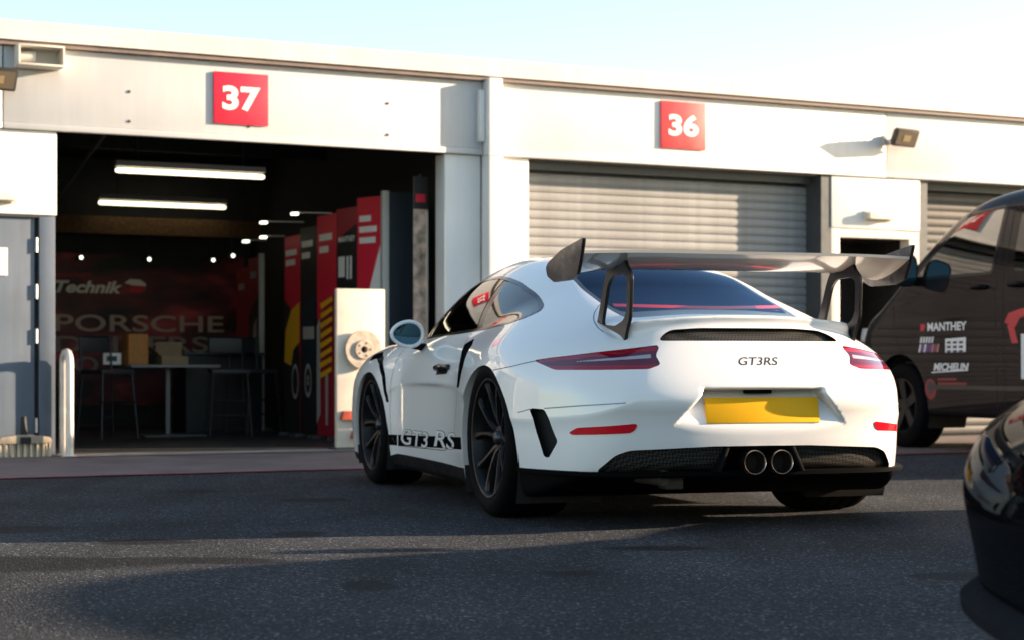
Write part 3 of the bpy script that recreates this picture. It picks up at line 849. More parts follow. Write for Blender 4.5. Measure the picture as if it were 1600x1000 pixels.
pF = Sp([(0.05,3.40),(0.15,3.44),(0.3,3.47),(0.45,3.46),(0.55,3.41),(0.65,3.31),(0.75,3.15),(0.9,2.85)])
pL = Sp([(-1.0,0.925),(-0.83,0.914),(-0.72,0.897),(-0.6,0.884),(-0.45,0.880),(-0.3,0.885)])

def car_field(x, y, z):
    x, y, z = np.asarray(x, float), np.abs(np.asarray(y, float)), np.asarray(z, float)
    # cabin
    top = (z - (pT0(x) - 0.15*y*y - 0.30*y**4)) * 0.92
    dz = z - 0.86
    side = (y - (pYB(x) - 0.44*dz - 0.75*np.maximum(dz, 0)**2)) * 0.88
    cab = smax(top, side, 0.13)
    cab = smax(cab, 0.6 - z, 0.02)
    # lower body
    sh = sstep(0.15, 0.68, y)
    tl = (z - (pC(x)*(1-sh) + pB(x)*sh - 0.10*np.maximum(y-0.6, 0))) * 0.97
    up = np.maximum(z - 0.56, 0); dn = np.maximum(0.42 - z, 0)
    sd = (y - (pW(x) - 0.95*up*up - 0.30*dn*dn)) * 0.97
    kts = 0.09 + 0.11*sstep(0.8, 0.2, x) + 0.08*sstep(1.9, 2.4, x)
    low = smax(tl, sd, kts)
    rear = (-x - (pR(z) - 0.09*y*y - 0.26*y**4)) * 0.90
    low = smax(low, rear, 0.085)
    cab = smax(cab, rear + 0.03, 0.05)
    front = (x - (pF(z) - 0.14*y*y - 0.40*y**4)) * 0.9
    low = smax(low, front, 0.10)
    low = smax(low, (0.115 + 0.14*sstep(-0.35, -1.0, x) - z), 0.03)
    kb = 0.035 + 0.17*sstep(0.75, -0.1, x) + 0.05*sstep(1.8, 2.1, x)
    b = smin(cab, low, kb)
    # duck-tail engine lid
    lt = (z - (pL(x) - 0.035*(y/0.6)**2))
    lr = (-x - (0.832 - 0.10*y*y - 0.50*np.maximum(0.90 - z, 0))) * 0.9
    ls = y - (0.535 + 0.10*(z-0.9))
    lid = smax(smax(lt, lr, 0.022), smax(ls, 0.76 - z, 0.02), 0.05)
    lid = smax(lid, x + 0.33, 0.06)
    b = smin(b, lid, 0.035)
    # number plate hollow in the tail
    xp = -0.920 - 0.46*(0.585 - z)
    hol = smax(smax(x - xp, y - (0.272 + 0.85*np.maximum(0.575 - z, 0)), 0.012), z - 0.592, 0.012)
    b = smax(b, -hol, 0.02)
    return b

def build_car():
    F = car_field
    car = empty("sports_car", (0.765, 8.77, 0), R(90 + 17.1),
                "white sports car with tall black rear wing parked nose-in before garage 37", "car")
    full = surface(F, (-1.15, 0, 0.06), (3.56, 0.97, 1.34), 0.0115)
    side_ok = lambda m, ymin: ymin - m.v[:, 1]
    body = full
    def arch(m, cx, cz, r, flat=0.0):
        d = np.sqrt((m.v[:, 0]-cx)**2 + (np.maximum(m.v[:, 2]-cz, 0) + 0.0*(m.v[:, 2]))**2) - r
        d = np.where(m.v[:, 2] < cz, np.abs(m.v[:, 0]-cx) - r - 0.10*(cz-m.v[:, 2]), d)
        return split(m, np.maximum(d, 0.55 - m.v[:, 1]))[1]
    body = arch(body, 0.02, 0.27, 0.425)
    body = arch(body, 2.455, 0.27, 0.385)
    lip = walls(body, (0, -0.05, 0), lambda p: (p[:, 1] > 0.70) & (p[:, 2] < 0.80))
    for part in split(lip, lip.v[:, 0] - 1.2):
        mesh_obj("wheel_arch_lip", part, WHITE_PAINT, car); mesh_obj("wheel_arch_lip", part.mirrored(), WHITE_PAINT, car)
    parts = {}
    # side windows
    dlo = rounded([(1.80,0.836),(1.4,0.845),(0.96,0.855),(0.55,0.870),(0.20,0.890),(0.05,0.912),(0.0,0.945),(0.06,0.975),(0.30,1.045),(0.56,1.102),(0.80,1.136),(1.0,1.154),(1.2,1.150),(1.4,1.112),(1.58,1.030),(1.74,0.92)], 0.05, 4)
    win, body = cut(body, (0, 2), dlo, 0.35 - body.v[:, 1])
    inner = [(p[0], p[1]) for p in dlo]
    s = sdpoly(win.v[:, 0], win.v[:, 2], inner)
    frame, win = split(win, -0.014 - s)
    frame_m = Mesh3(frame.v + frame.n*0.002, frame.n, frame.t)
    pil = rounded([(0.62,0.83),(0.71,0.83),(0.88,1.18),(0.79,1.18)], 0.005, 2)
    bp, win = cut(win, (0, 2), pil)
    dg, qg = split(win, 0.74 - win.v[:, 0])
    low_b, wall_b = recess(bp, depth=0.002)
    # windscreen and rear glass (seen from above)
    ws, body = cut(body, (0, 1), rounded([(1.42,-1),(1.42,0.47),(1.75,0.585),(2.06,0.60),(2.14,0.3),(2.16,-1)], 0.06, 4), 0.93 - body.v[:, 2])
    rw, body = cut(body, (0, 1), rounded([(0.36,-1),(0.355,0.25),(0.315,0.425),(0.05,0.440),(-0.30,0.440),(-0.50,0.425),(-0.54,0.28),(-0.55,-1)], 0.06, 5), 0.80 - body.v[:, 2])
    s = sdpoly(rw.v[:, 0], rw.v[:, 1], rounded([(0.335,-1),(0.33,0.24),(0.292,0.405),(0.05,0.420),(-0.29,0.420),(-0.40,0.40),(-0.43,0.27),(-0.44,-1)], 0.05, 5))
    rw, rwf = split(rw, s)
    # lamps and openings of the tail (seen from behind: y, z)
    behind = lambda m, xm: m.v[:, 0] - xm
    tl_out = rounded([(0.424,0.781),(0.430,0.764),(0.450,0.737),(0.436,0.698),(0.49,0.679),(0.68,0.675),(0.80,0.675),(0.845,0.716),(0.80,0.727),(0.66,0.750)], 0.010, 3)
    tl, body = cut(body, (1, 2), tl_out, behind(body, -0.30))
    eg, body = cut(body, (1, 2), rounded([(-1,0.858),(0.22,0.854),(0.345,0.846),(0.39,0.825),(0.42,0.798),(-1,0.801)], 0.02, 4), behind(body, -0.6))
    vent, body = cut(body, (1, 2), rounded([(0.878,0.510),(0.840,0.506),(0.803,0.370),(0.826,0.295),(0.838,0.305)], 0.006, 2), behind(body, -0.40))
    rf, body = cut(body, (1, 2), rounded([(0.782,0.400),(0.755,0.432),(0.545,0.453),(0.555,0.425),(0.572,0.413)], 0.012, 3), behind(body, -0.5))
    df, body = cut(body, (1, 2), rounded([(-1,0.358),(0.22,0.355),(0.57,0.340),(0.625,0.320),(0.680,0.258),(0.68,0.245),(-1,0.245)], 0.02, 4), behind(body, -0.5))
    # black skirts along the bottom
    zb = np.interp(body.v[:, 0], [-1.2, -0.75, -0.50, -0.35, 0.40, 0.6, 1.95, 2.1, 2.8, 3.6], [0.248, 0.247, 0.240, 0.235, 0.20, 0.195, 0.200, 0.18, 0.17, 0.16])
    skirt, body = split(body, body.v[:, 2] - zb)
    rskirt, mskirt = split(skirt, skirt.v[:, 0] + 0.2)
    mskirt, fskirt = split(mskirt, mskirt.v[:, 0] - 2.45)
    # black air slots behind the front wheel and before the rear wheel
    slot_f, body = cut(body, (0, 2), rounded([(2.62,0.755),(2.42,0.775),(2.24,0.735),(2.12,0.64),(2.045,0.485),(2.090,0.485),(2.175,0.63),(2.28,0.70),(2.42,0.735),(2.58,0.715)], 0.01, 3), 0.7 - body.v[:, 1])
    slot_r, body = cut(body, (0, 2), rounded([(0.735,0.80),(0.640,0.735),(0.550,0.585),(0.490,0.585),(0.485,0.70),(0.55,0.795),(0.64,0.827)], 0.01, 3), 0.7 - body.v[:, 1])
    slot_t, body = cut(body, (0, 1), rounded([(2.75,0.62),(2.72,0.76),(2.36,0.78),(2.22,0.70),(2.22,0.64)], 0.02, 3), 0.72 - body.v[:, 2])
    mesh_obj("body", body, WHITE_PAINT, car, mirror=True)
    mesh_obj("windscreen", ws, SIDE_GLASS, car, mirror=True)
    mesh_obj("rear_window", rw, REAR_GLASS, car, mirror=True)
    mesh_obj("rear_window_surround", rwf, GLOSS_BLACK, car, mirror=True)
    lo, wa = recess(eg, vec=(0.03, 0, 0.0))
    g = mesh_obj("engine_lid_grille", lo, GRILLE, car, mirror=True)
    mesh_obj("grille_surround", wa, SATIN_BLACK, g, mirror=True)
    lo, wa = recess(df, vec=(0.035, 0, 0))
    keep_in, keep_out = split(lo, lo.v[:, 1] - 0.15)
    d = mesh_obj("diffuser", wa, SATIN_BLACK, car, mirror=True)
    mesh_obj("exhaust_surround", Mesh3(keep_in.v + np.array([0.10, 0, 0]), keep_in.n, keep_in.t), DARK_LINER, d, mirror=True)
    for sgn in (1, -1):
        q = keep_out if sgn > 0 else keep_out.mirrored()
        mesh_obj("diffuser_mesh", q, GRILLE, d)
        cheek = B()
        for (ya, yb_) in ((0.140, 0.156),):
            cheek.add([(-0.975, sgn*ya, 0.355), (-0.975, sgn*yb_, 0.355), (-0.985, sgn*(yb_+0.045), 0.246), (-0.985, sgn*(ya+0.045), 0.246),
                       (-0.80, sgn*ya, 0.355), (-0.80, sgn*yb_, 0.355), (-0.80, sgn*(yb_+0.045), 0.246), (-0.80, sgn*(ya+0.045), 0.246)],
                      [(0,1,2,3),(4,5,6,7),(0,1,5,4),(1,2,6,5),(2,3,7,6),(3,0,4,7)])
        cheek.build("diffuser_cheek", SATIN_BLACK, d, bevel=0.004)
    # rear lower lip, a thick black blade
    bl = B(); vs = []
    angs = np.linspace(-1, 1, 61)*R(83)
    n = len(angs)
    for a in angs:
        c_, s_ = -math.cos(a), math.sin(a)
        lo_, hi_ = 0.2, 1.3
        for _ in range(40):
            m_ = (lo_+hi_)/2
            if car_field(np.array([-0.30+c_*m_]), np.array([s_*m_]), np.array([0.262]))[0] < 0: lo_ = m_
            else: hi_ = m_
        r_ = lo_
        o = 0.012 + 0.022*sstep(R(30), R(60), abs(a))*sstep(R(83), R(70), abs(a))
        for (dr, zz) in ((-0.05, 0.249), (o, 0.247), (o-0.004, 0.230), (-0.04, 0.220), (-0.40, 0.200)):
            vs.append((-0.30 + c_*(r_+dr), s_*(r_+dr), zz))
    bl.add(vs, [(i*5+k, (i+1)*5+k, (i+1)*5+k+1, i*5+k+1) for i in range(n-1) for k in range(4)] + [(0,1,2,3,4), tuple((n-1)*5+k for k in (4,3,2,1,0))])
    bl.build("rear_lip", LIP_BLACK, car, smooth=True, angle=30)
    mesh_obj("rear_skirt", rskirt, LIP_BLACK, car, mirror=True)
    mesh_obj("front_skirt", fskirt, SATIN_BLACK, car, mirror=True)
    for sgn in (1, -1):
        q = (lambda m: m) if sgn > 0 else (lambda m: m.mirrored())
        mesh_obj("side_skirt", q(mskirt), SATIN_BLACK, car)
        mesh_obj("door_window", q(dg), SIDE_GLASS, car)
        mesh_obj("quarter_window", q(qg), SIDE_GLASS, car)
        mesh_obj("window_frame", q(frame_m), GLOSS_BLACK, car)
        mesh_obj("door_pillar", q(low_b), GLOSS_BLACK, car)
        lo, wa = recess(vent, vec=(0.07, -0.02, 0))
        v = mesh_obj("rear_vent", q(lo), DARK_LINER, car); mesh_obj("vent_edge", q(wa), SATIN_BLACK, v)
        lo, wa = recess(slot_f, depth=0.03)
        v = mesh_obj("fender_slot", q(lo), DARK_LINER, car); mesh_obj("slot_edge", q(wa), SATIN_BLACK, v)
        lo, wa = recess(slot_r, depth=0.007)
        v = mesh_obj("side_intake", q(lo), DECAL_BLACK, car); mesh_obj("intake_edge", q(wa), DECAL_BLACK, v)
        lo, wa = recess(slot_t, depth=0.015)
        v = mesh_obj("fender_louvre", q(lo), SATIN_BLACK, car)
        lv = B()
        for k in range(5):
            x0 = 2.30 + 0.085*k
            pz = drop(F, [(x0, 0.65, 0), (x0, 0.75, 0)], 2, 1, 0.5, 1.1)
            lv.add([(x0, 0.65*sgn, pz[0,2]-0.002), (x0, 0.75*sgn, pz[1,2]-0.002), (x0-0.05, 0.75*sgn, pz[1,2]-0.014), (x0-0.05, 0.65*sgn, pz[0,2]-0.014)], [(0,1,2,3)])
        lv.build("louvre_slats", SATIN_BLACK, v)
        mesh_obj("rear_reflector", q(Mesh3(rf.v + np.array([-0.003, 0, 0]), rf.n, rf.t)), REFLECTOR_RED, car)
        # tail lamp: red body, clear strip, smoked lower part
        lo, wa = recess(tl, vec=(0.004, 0, 0))
        red, rest = split(lo, -(lo.v[:, 2] - np.interp(lo.v[:, 1], [0.42, 0.52, 0.66, 0.80, 0.86], [0.758, 0.750, 0.731, 0.712, 0.704])))
        clear, smoke = split(rest, np.maximum(np.maximum(np.abs(rest.v[:, 2] - np.interp(rest.v[:, 1], [0.45, 0.74], [0.735, 0.710])) - np.interp(rest.v[:, 1], [0.47, 0.74], [0.008, 0.002]),
                                              rest.v[:, 1] - 0.735), 0.468 - rest.v[:, 1]))
        lamp = mesh_obj("tail_lamp", q(red), TAIL_RED, car)
        mesh_obj("clear_strip", q(clear), TAIL_CLEAR, lamp)
        sm, pk = split(smoke, -(smoke.v[:, 2] - np.interp(smoke.v[:, 1], [0.43, 0.9], [0.700, 0.688])))
        mesh_obj("smoked_lens", q(sm), TAIL_SMOKE, lamp)
        mesh_obj("lower_lens", q(pk), TAIL_RED, lamp)
        mesh_obj("lamp_edge", q(wa), GLOSS_BLACK, lamp)
        # shut lines
        gl = []
        gl.append(ribbon(F, [(0.56,0.60),(0.60,0.50),(0.66,0.36),(0.78,0.285),(0.95,0.262),(1.5,0.252),(1.95,0.245),(2.02,0.30),(2.03,0.48)], 1, 1, 0.3, 1.1, 0.0045, 0.0006))
        gl.append(ribbon(F, [(2.02,0.48),(2.0,0.70),(1.93,0.84)], 1, 1, 0.3, 1.1, 0.0045, 0.0006))
        gl.append(ribbon(F, [(0.745,0.80),(0.76,0.83),(0.77,0.855)], 1, 1, 0.3, 1.1, 0.0045, 0.0006))
        [mesh_obj("door_gap", q(k_), SHADOW_GAP, car) for k_ in gl]
        g2 = [ribbon(F, [(-0.13,0.672),(-0.32,0.690),(-0.49,0.716)], 1, 1, 0.3, 1.1, 0.0035, 0.0006)]
        mesh_obj("bumper_gap", q(g2[0]), SHADOW_GAP, car)
        g3 = ribbon(F, [(0.905,0.488),(0.890,0.498),(0.872,0.507)], 0, -1, 0.1, -1.2, 0.004, 0.0006)
        g4 = ribbon(F, [(0.84,0.510),(0.74,0.526),(0.60,0.539)], 0, -1, -0.3, -1.2, 0.005, 0.0006)
        [mesh_obj("bumper_crease_shadow", q(k_), CREASE_SHADOW, car) for k_ in (g3, g4)]
        g5 = ribbon(F, [(-0.222,0.452),(-0.32,0.515),(-0.41,0.548),(-0.52,0.568),(-0.60,0.570)], 2, 1, 0.5, 1.3, 0.0035, 0.0006)
        mesh_obj("lid_gap", q(g5), SHADOW_GAP, car)
        # door handle
        hp = drop(F, [(0.965, 0, 0.678)], 1, 1, 0.3, 1.1)[0]
        hb = B()
        hb.tube([(0.83, sgn*(hp[1]+0.012), 0.686), (0.90, sgn*(hp[1]+0.030), 0.686), (1.00, sgn*(hp[1]+0.030), 0.680), (1.06, sgn*(hp[1]+0.008), 0.674)], [0.014, 0.017, 0.016, 0.012], 10)
        h = hb.build("door_handle", GLOSS_BLACK, car, smooth=True)
        dish = ribbon(F, [(0.86,0.676),(1.08,0.670)], 1, 1, 0.3, 1.1, 0.05, 0.0008)
        mesh_obj("handle_recess", q(dish), SATIN_BLACK, h)
        # decal band with script
        band = ribbon(F, [(2.08,0.273),(1.4,0.290),(0.75,0.309),(0.47,0.318)], 1, 1, 0.3, 1.1, 0.060, 0.0008)
        keep, _ = split(band, np.maximum(-(band.v[:, 0]-0.47), band.v[:, 0]-2.07))
        dec = mesh_obj("side_decal", q(keep), DECAL_BLACK, car)
        sep = ribbon(F, [(1.925,0.240),(1.905,0.315)], 1, 1, 0.3, 1.1, 0.016, 0.0014)
        mesh_obj("decal_stripe", q(sep), WHITE_PAINT, dec)
        for word, xc, wd in (("GT3", 1.56, 0.58), ("RS", 0.90, 0.52)):
            tm = text_on(F, word, 0.085, wd, (xc, 0.300 if word == "GT3" else 0.318), 1, 1, 0.3, 1.1, flip=-1, lift=0.0016, bold=0.012, shear=0.25)
            vv = tm.v.copy()
            if sgn < 0:
                vv[:, 0] = 2*xc - vv[:, 0]; p = drop(F, vv, 1, 1, 0.3, 1.1); vv[:, 1] = p[:, 1] + 0.0016
            tm = Mesh3(vv, tm.n, tm.t if sgn > 0 else tm.t[:, ::-1])
            mesh_obj("script", q(tm), mat("decal_silver", (0.62, 0.62, 0.62), 0.35), dec)
            outl = text_on(F, word, 0.090, wd+0.012, (xc-0.004, 0.300 if word == "GT3" else 0.318), 1, 1, 0.3, 1.1, flip=-1, lift=0.0012, bold=0.032, shear=0.25)
            vv = outl.v.copy()
            if sgn < 0:
                vv[:, 0] = 2*xc - vv[:, 0]; p = drop(F, vv, 1, 1, 0.3, 1.1); vv[:, 1] = p[:, 1] + 0.0012
            mesh_obj("script_outline", q(Mesh3(vv, outl.n, outl.t if sgn > 0 else outl.t[:, ::-1])), DECAL_BLACK, dec)
    # badge, number plate
    bd = text_on(F, "GT3RS", 0.034, 0.185, (0.0, 0.712), 0, -1, -0.3, -1.3, flip=-1, lift=0.0007, bold=0.004, shear=0.3)
    mesh_obj("badge", bd, mat("badge_dark", (0.03, 0.03, 0.03), 0.3), car)
    pb = B().box((-0.006, -0.26, -0.0555), (0.006, 0.26, 0.0555)).build("number_plate", mat("plate_yellow", (0.90, 0.46, 0.0), 0.45, spec=0.2, noise=0.04, nscale=8), car, bevel=0.004)
    pb.location = (-0.968, -0.01, 0.505); pb.rotation_euler = (0, R(12), 0)
    B().box((-0.955, -0.06, 0.575), (-0.92, 0.06, 0.592)).build("plate_lamp", SATIN_BLACK, car, bevel=0.004)
    # third brake light strip at the foot of the rear window
    st = []
    for y in np.linspace(-0.41, 0.41, 33):
        xx = -0.43 + 0.84*y*y
        p = drop(F, [(xx, y, 0)], 2, 1, 0.5, 1.4)[0]
        st += [(xx+0.016, y, p[2]+0.016), (xx-0.014, y, p[2]+0.002)]
    sb = B().add(st, [(2*i, 2*i+2, 2*i+3, 2*i+1) for i in range(32)])
    sb.build("brake_light_strip", REFLECTOR_RED, car, smooth=True)
    # twin exhaust
    for yy_ in (0.062, -0.062):
        e = B().lathe([(0.043,-0.97),(0.047,-1.01),(0.050,-1.013),(0.052,-1.007),(0.052,-0.80),(0.043,-0.80),(0.043,-0.97)], 'x', 36, (0, yy_-0.02, 0.287)).build("exhaust_tip", EXHAUST, car, smooth=True, angle=60)
        B().lathe([(0.0001,-0.93),(0.0425,-0.93)], 'x', 24, (0, yy_-0.02, 0.287)).build("exhaust_bore", DARK_LINER, e)
    # rear wing
    def foil(y):
        c = abs(y)/0.765
        dz = -0.035*max(0, (c-0.55)/0.45)**2
        xl, zl, xt, zt = -0.54, 1.118 + dz, -0.875, 1.170 + 0.25*dz
        pts = []
        for k in range(25):
            a = 2*math.pi*k/24
            t = 0.5*(1-math.cos(a))
            th = 0.09*(0.2969*math.sqrt(t) - 0.126*t - 0.3516*t*t + 0.2843*t**3 - 0.1015*t**4)*5
            camber = -0.075*4*t*(1-t)*0.55
            s_ = 1 if k <= 12 else -1
            off = camber + s_*th*0.5
            L = xl-xt
            px, pz = xl - L*t, zl + (zt-zl)*t
            pts.append((px, y, pz + off*L))
        return pts[:-1]
    ys = np.linspace(-0.758, 0.758, 41)
    wv = [p for y in ys for p in foil(y)]
    wb = B().add(wv, [(i*24+k, i*24+(k+1) % 24, (i+1)*24+(k+1) % 24, (i+1)*24+k) for i in range(40) for k in range(24)])
    wing = wb.build("rear_wing", CARBON, car, smooth=True, angle=50)
    # small gurney lip
    gv = []
    for y in ys:
        p = foil(y)[12]
        gv += [(p[0]-0.002, y, p[2]-0.002), (p[0]-0.006, y, p[2]+0.010), (p[0]+0.012, y, p[2]+0.006)]
    B().add(gv, [(i*3+k, (i+1)*3+k, (i+1)*3+(k+1) % 3, i*3+(k+1) % 3) for i in range(40) for k in range(3)]).build("wing_trailing_edge", mat("wing_edge_highlight", (0.55, 0.54, 0.52), 0.35), wing)  # pale colour stands in for the sunlit highlight along the lip
    for sgn in (1, -1):
        ep = rounded([(-0.905,1.225),(-0.870,1.140),(-0.830,1.075),(-0.750,1.055),(-0.52,1.055),(-0.43,1.085),(-0.41,1.125),(-0.44,1.145),(-0.62,1.190)], 0.014, 3)
        b_ = B().prism(ep, 'y', sgn*0.756, sgn*0.772)
        b_.build("wing_end_plate", mat("satin_black_end_plate", (0.010, 0.010, 0.013), 0.3, noise=0.1), wing, bevel=0.004)
        # upright with a window cut in it
        outer = [(-0.775,1.150),(-0.800,1.115),(-0.845,1.085),(-0.852,1.06),(-0.838,0.895),(-0.800,0.845),(-0.765,0.775),(-0.735,0.785),(-0.42,0.862),(-0.44,0.885),(-0.535,1.07),(-0.575,1.120),(-0.60,1.130),(-0.625,1.110),(-0.68,1.112),(-0.72,1.12)]
        hole = rounded([(-0.812,1.068),(-0.806,0.925),(-0.765,0.885),(-0.66,0.862),(-0.495,0.872),(-0.575,1.05),(-0.63,1.082),(-0.76,1.085)], 0.03, 5)
        up = bpy.data.curves.new("upright", 'CURVE'); up.dimensions = '2D'; up.fill_mode = 'BOTH'; up.extrude = 0.006; up.bevel_depth = 0.0015
        for poly in (rounded(outer, 0.02, 4), hole):
            sp_ = up.splines.new('POLY'); sp_.points.add(len(poly)-1)
            for i, (a, c) in enumerate(poly): sp_.points[i].co = (a, c, 0, 1)
            sp_.use_cyclic_u = True
        to = bpy.data.objects.new("t", up); COL.objects.link(to)
        me = bpy.data.meshes.new_from_object(to.evaluated_get(bpy.context.evaluated_depsgraph_get()))
        bpy.data.objects.remove(to)
        me.materials.clear()
        me.transform(Matrix.Rotation(R(90), 4, 'X'))
        uo = link_mesh("wing_upright", me, mat("satin_black_upright", (0.007, 0.0075, 0.009), 0.35, spec=0.3), wing)
        uo.location = (0, sgn*0.535, 0)
    # mirrors
    for sgn in (1, -1):
        mb = B()
        prof = []
        cx, cy, cz = 1.50, sgn*0.925, 0.862
        for i in range(9):
            t = i/8
            sc = math.sqrt(max(0.0, 1-(t)**2.2))
            prof.append([(cx + 0.005 + 0.13*t, cy + sgn*(-0.02*t) + 0.086*sc*math.cos(a), cz + 0.066*sc*math.sin(a)*(1 - 0.15*math.cos(a)*sgn)) for a in np.linspace(0, 2*math.pi, 29)[:-1]])
        vs = [p for r in prof for p in r]
        mb.add(vs, [(i*28+k, i*28+(k+1) % 28, (i+1)*28+(k+1) % 28, (i+1)*28+k) for i in range(8) for k in range(28)])
        mo = mb.build("door_mirror", WHITE_PAINT, car, smooth=True, angle=70)
        rim = [(cx + 0.004, cy + 0.086*math.cos(a), cz + 0.066*math.sin(a)*(1 - 0.15*math.cos(a)*sgn)) for a in np.linspace(0, 2*math.pi, 29)]
        B().tube(rim, 0.010, 8, cap=False).build("mirror_rim", WHITE_PAINT, mo, smooth=True)
        gp = [(cx + 0.012, cy + 0.081*math.cos(a), cz + 0.061*math.sin(a)*(1 - 0.15*math.cos(a)*sgn)) for a in np.linspace(0, 2*math.pi, 29)[:-1]]
        B().add(gp, [tuple(range(28))]).build("mirror_glass", mat("mirror_glass", (0.05, 0.10, 0.13), 0.02, 1.0), mo)
        B().tube([(1.56, sgn*0.91, 0.825), (1.585, sgn*0.87, 0.800), (1.60, sgn*0.80, 0.790)], [0.02, 0.017, 0.024], 10).build("mirror_arm", SATIN_BLACK, mo, smooth=True)
    # wheels
    def wheel(cx, cy_out, rt, rr, width, sgn, cz):
        w = B()
        y = lambda t: t*sgn
        w.lathe([(rr-0.004,y(-0.012)),(rr+0.005,y(-0.004)),(rr+0.002,y(0.002)),(rr-0.007,y(0.000)),(rr-0.014,y(-0.012)),(rr-0.024,y(-0.06)),(rr-0.034,y(-width+0.04)),(rr+0.004,y(-width+0.01))], 'y', 64)
        # spokes: five forked pairs
        for k in range(5):
            for d in (-1, 1):
                a0 = 2*math.pi*k/5 + d*R(11) + 0.35; a1 = 2*math.pi*k/5 + d*R(20) + 0.35
                ring = []
                for j in range(8):
                    t = j/7
                    r_ = 0.050 + (rr-0.012-0.050)*t
                    a = a0 + (a1-a0)*t**1.3
                    wd = 0.017 - 0.006*math.sin(math.pi*t*0.9) + 0.008*max(0, t-0.8)/0.2
                    yo = -0.055 + 0.045*t**0.6
                    c, s_ = math.cos(a), math.sin(a)
                    P = lambda e, yy_: (r_*c - e*s_, y(yy_), r_*s_ + e*c)
                    ring.append([P(-wd, yo-0.012), P(-wd*0.55, yo), P(wd*0.55, yo), P(wd, yo-0.012), P(wd*0.8, yo-0.045), P(-wd*0.8, yo-0.045)])
                vs = [p for r_ in ring for p in r_]
                w.add(vs, [(i*6+q, i*6+(q+1) % 6, (i+1)*6+(q+1) % 6, (i+1)*6+q) for i in range(7) for q in range(6)])
        w.lathe([(0.0001,y(-0.05)),(0.052,y(-0.05)),(0.066,y(-0.062)),(0.07,y(-0.10)),(0.0001,y(-0.10))], 'y', 32)
        wo_ = w.build("wheel", RIM_BLACK, car, smooth=True, angle=28)
        wo_.location = (cx, cy_out*sgn, cz)
        # tyre
        pr = [(rr-0.002,-0.008),(rr+0.012,0.004),(rr+0.030,0.010),(0.55*rr+0.45*rt,0.012),(rt-0.030,0.006),(rt-0.014,-0.004),(rt-0.005,-0.020),(rt-0.001,-0.040)]
        W_ = width
        for g in (0.22, 0.42, 0.60, 0.79):
            t = -W_*g
            pr += [(rt, t+0.008), (rt-0.006, t+0.0055), (rt-0.006, t-0.0055), (rt, t-0.008)]
        pr += [(rt-0.001,-W_+0.04),(rt-0.005,-W_+0.02),(rt-0.014,-W_+0.004),(rt-0.04,-W_-0.008),(rr+0.01,-W_-0.004),(rr-0.002,-W_+0.012)]
        tb = B().lathe([(a, y(b)) for a, b in pr], 'y', 96)
        tb.build("tyre", RUBBER, wo_, smooth=True, angle=40)
        B().lathe([(0.055,y(-0.14)),(0.195,y(-0.14)),(0.195,y(-0.172)),(0.055,y(-0.172))], 'y', 48).build("brake_disc", STEEL, wo_, smooth=True, angle=40)
        cal = B(); cal.lathe([(0.13,y(-0.11)),(0.215,y(-0.11)),(0.215,y(-0.20)),(0.13,y(-0.20)),(0.13,y(-0.11))], 'y', 14, (0,0,0), R(-35), R(35))
        cal.build("brake_caliper", mat("caliper_black", (0.02, 0.02, 0.02), 0.4), wo_, smooth=True, angle=40)
        B().lathe([(0.0001,y(-0.028)),(0.020,y(-0.028)),(0.030,y(-0.036)),(0.034,y(-0.05))], 'y', 24).build("centre_lock", mat("lock_grey", (0.06, 0.06, 0.065), 0.35, 0.8), wo_, smooth=True, angle=40)
        B().lathe([(0.0001,y(-width+0.03)),(rr-0.03,y(-width+0.03))], 'y', 32).build("wheel_back", DARK_LINER, wo_)
    for sgn in (1, -1):
        wheel(0.0, 0.915, 0.362, 0.272, 0.325, sgn, 0.362)
        wheel(2.453, 0.905, 0.346, 0.260, 0.265, sgn, 0.346)
        for (cx, cz, r_) in ((0.02, 0.27, 0.435), (2.455, 0.27, 0.395)):
            lb = B().lathe([(r_, sgn*0.90), (r_, sgn*0.50), (0.05, sgn*0.50)], 'y', 30, (cx, 0, cz), R(-25), R(205))
            lb.build("wheel_liner", DARK_LINER, car, smooth=True, angle=50)
    # cabin furniture
    for sgn in (1, -1):
        sb = B()
        sb.prism(rounded([(1.30,0.30),(1.25,0.46),(0.86,0.42),(0.70,0.98),(0.60,1.03),(0.56,0.98),(0.72,0.40),(0.80,0.28)], 0.05, 3), 'y', sgn*0.16, sgn*0.60)
        sb.build("bucket_seat", INTERIOR, car, bevel=0.03, seg=3)
    B().prism([(1.55,0.30),(1.55,0.80),(1.75,0.86),(2.02,0.84),(2.02,0.30)], 'y', -0.66, 0.66).build("dashboard", INTERIOR, car, bevel=0.03)
    B().prism([(2.1,0.2),(2.1,0.30),(0.2,0.30),(0.0,0.62),(-0.45,0.80),(-0.5,0.70),(-0.1,0.2)], 'y', -0.64, 0.64).build("cabin_floor", INTERIOR, car)
    st = B(); st.lathe([(0.175,-0.014),(0.189,0),(0.175,0.014),(0.161,0),(0.175,-0.014)], 'x', 28); so = st.build("steering_wheel", INTERIOR, car, smooth=True)
    so.location = (1.42, -0.37, 0.82); so.rotation_euler = (0, R(-22), 0)
    cg = B()
    cg.tube([(0.50,0.58,0.45),(0.45,0.56,0.95),(0.50,0.46,1.12),(0.50,0.30,1.17),(0.50,-0.30,1.17),(0.50,-0.46,1.12),(0.45,-0.56,0.95),(0.50,-0.58,0.45)], 0.02, 10)
    cg.tube([(0.50,0.42,1.13),(-0.05,0.40,0.80)], 0.02, 10); cg.tube([(0.50,-0.42,1.13),(-0.05,-0.40,0.80)], 0.02, 10)
    cg.tube([(0.46,0.55,0.70),(0.50,-0.42,1.12)], 0.018, 10)
    cg.build("roll_cage", mat("cage_black", (0.02, 0.02, 0.022), 0.4), car, smooth=True)
    # bits under the tail
    UB = mat("underbody_metal", (0.12, 0.11, 0.10), 0.5, 0.6)
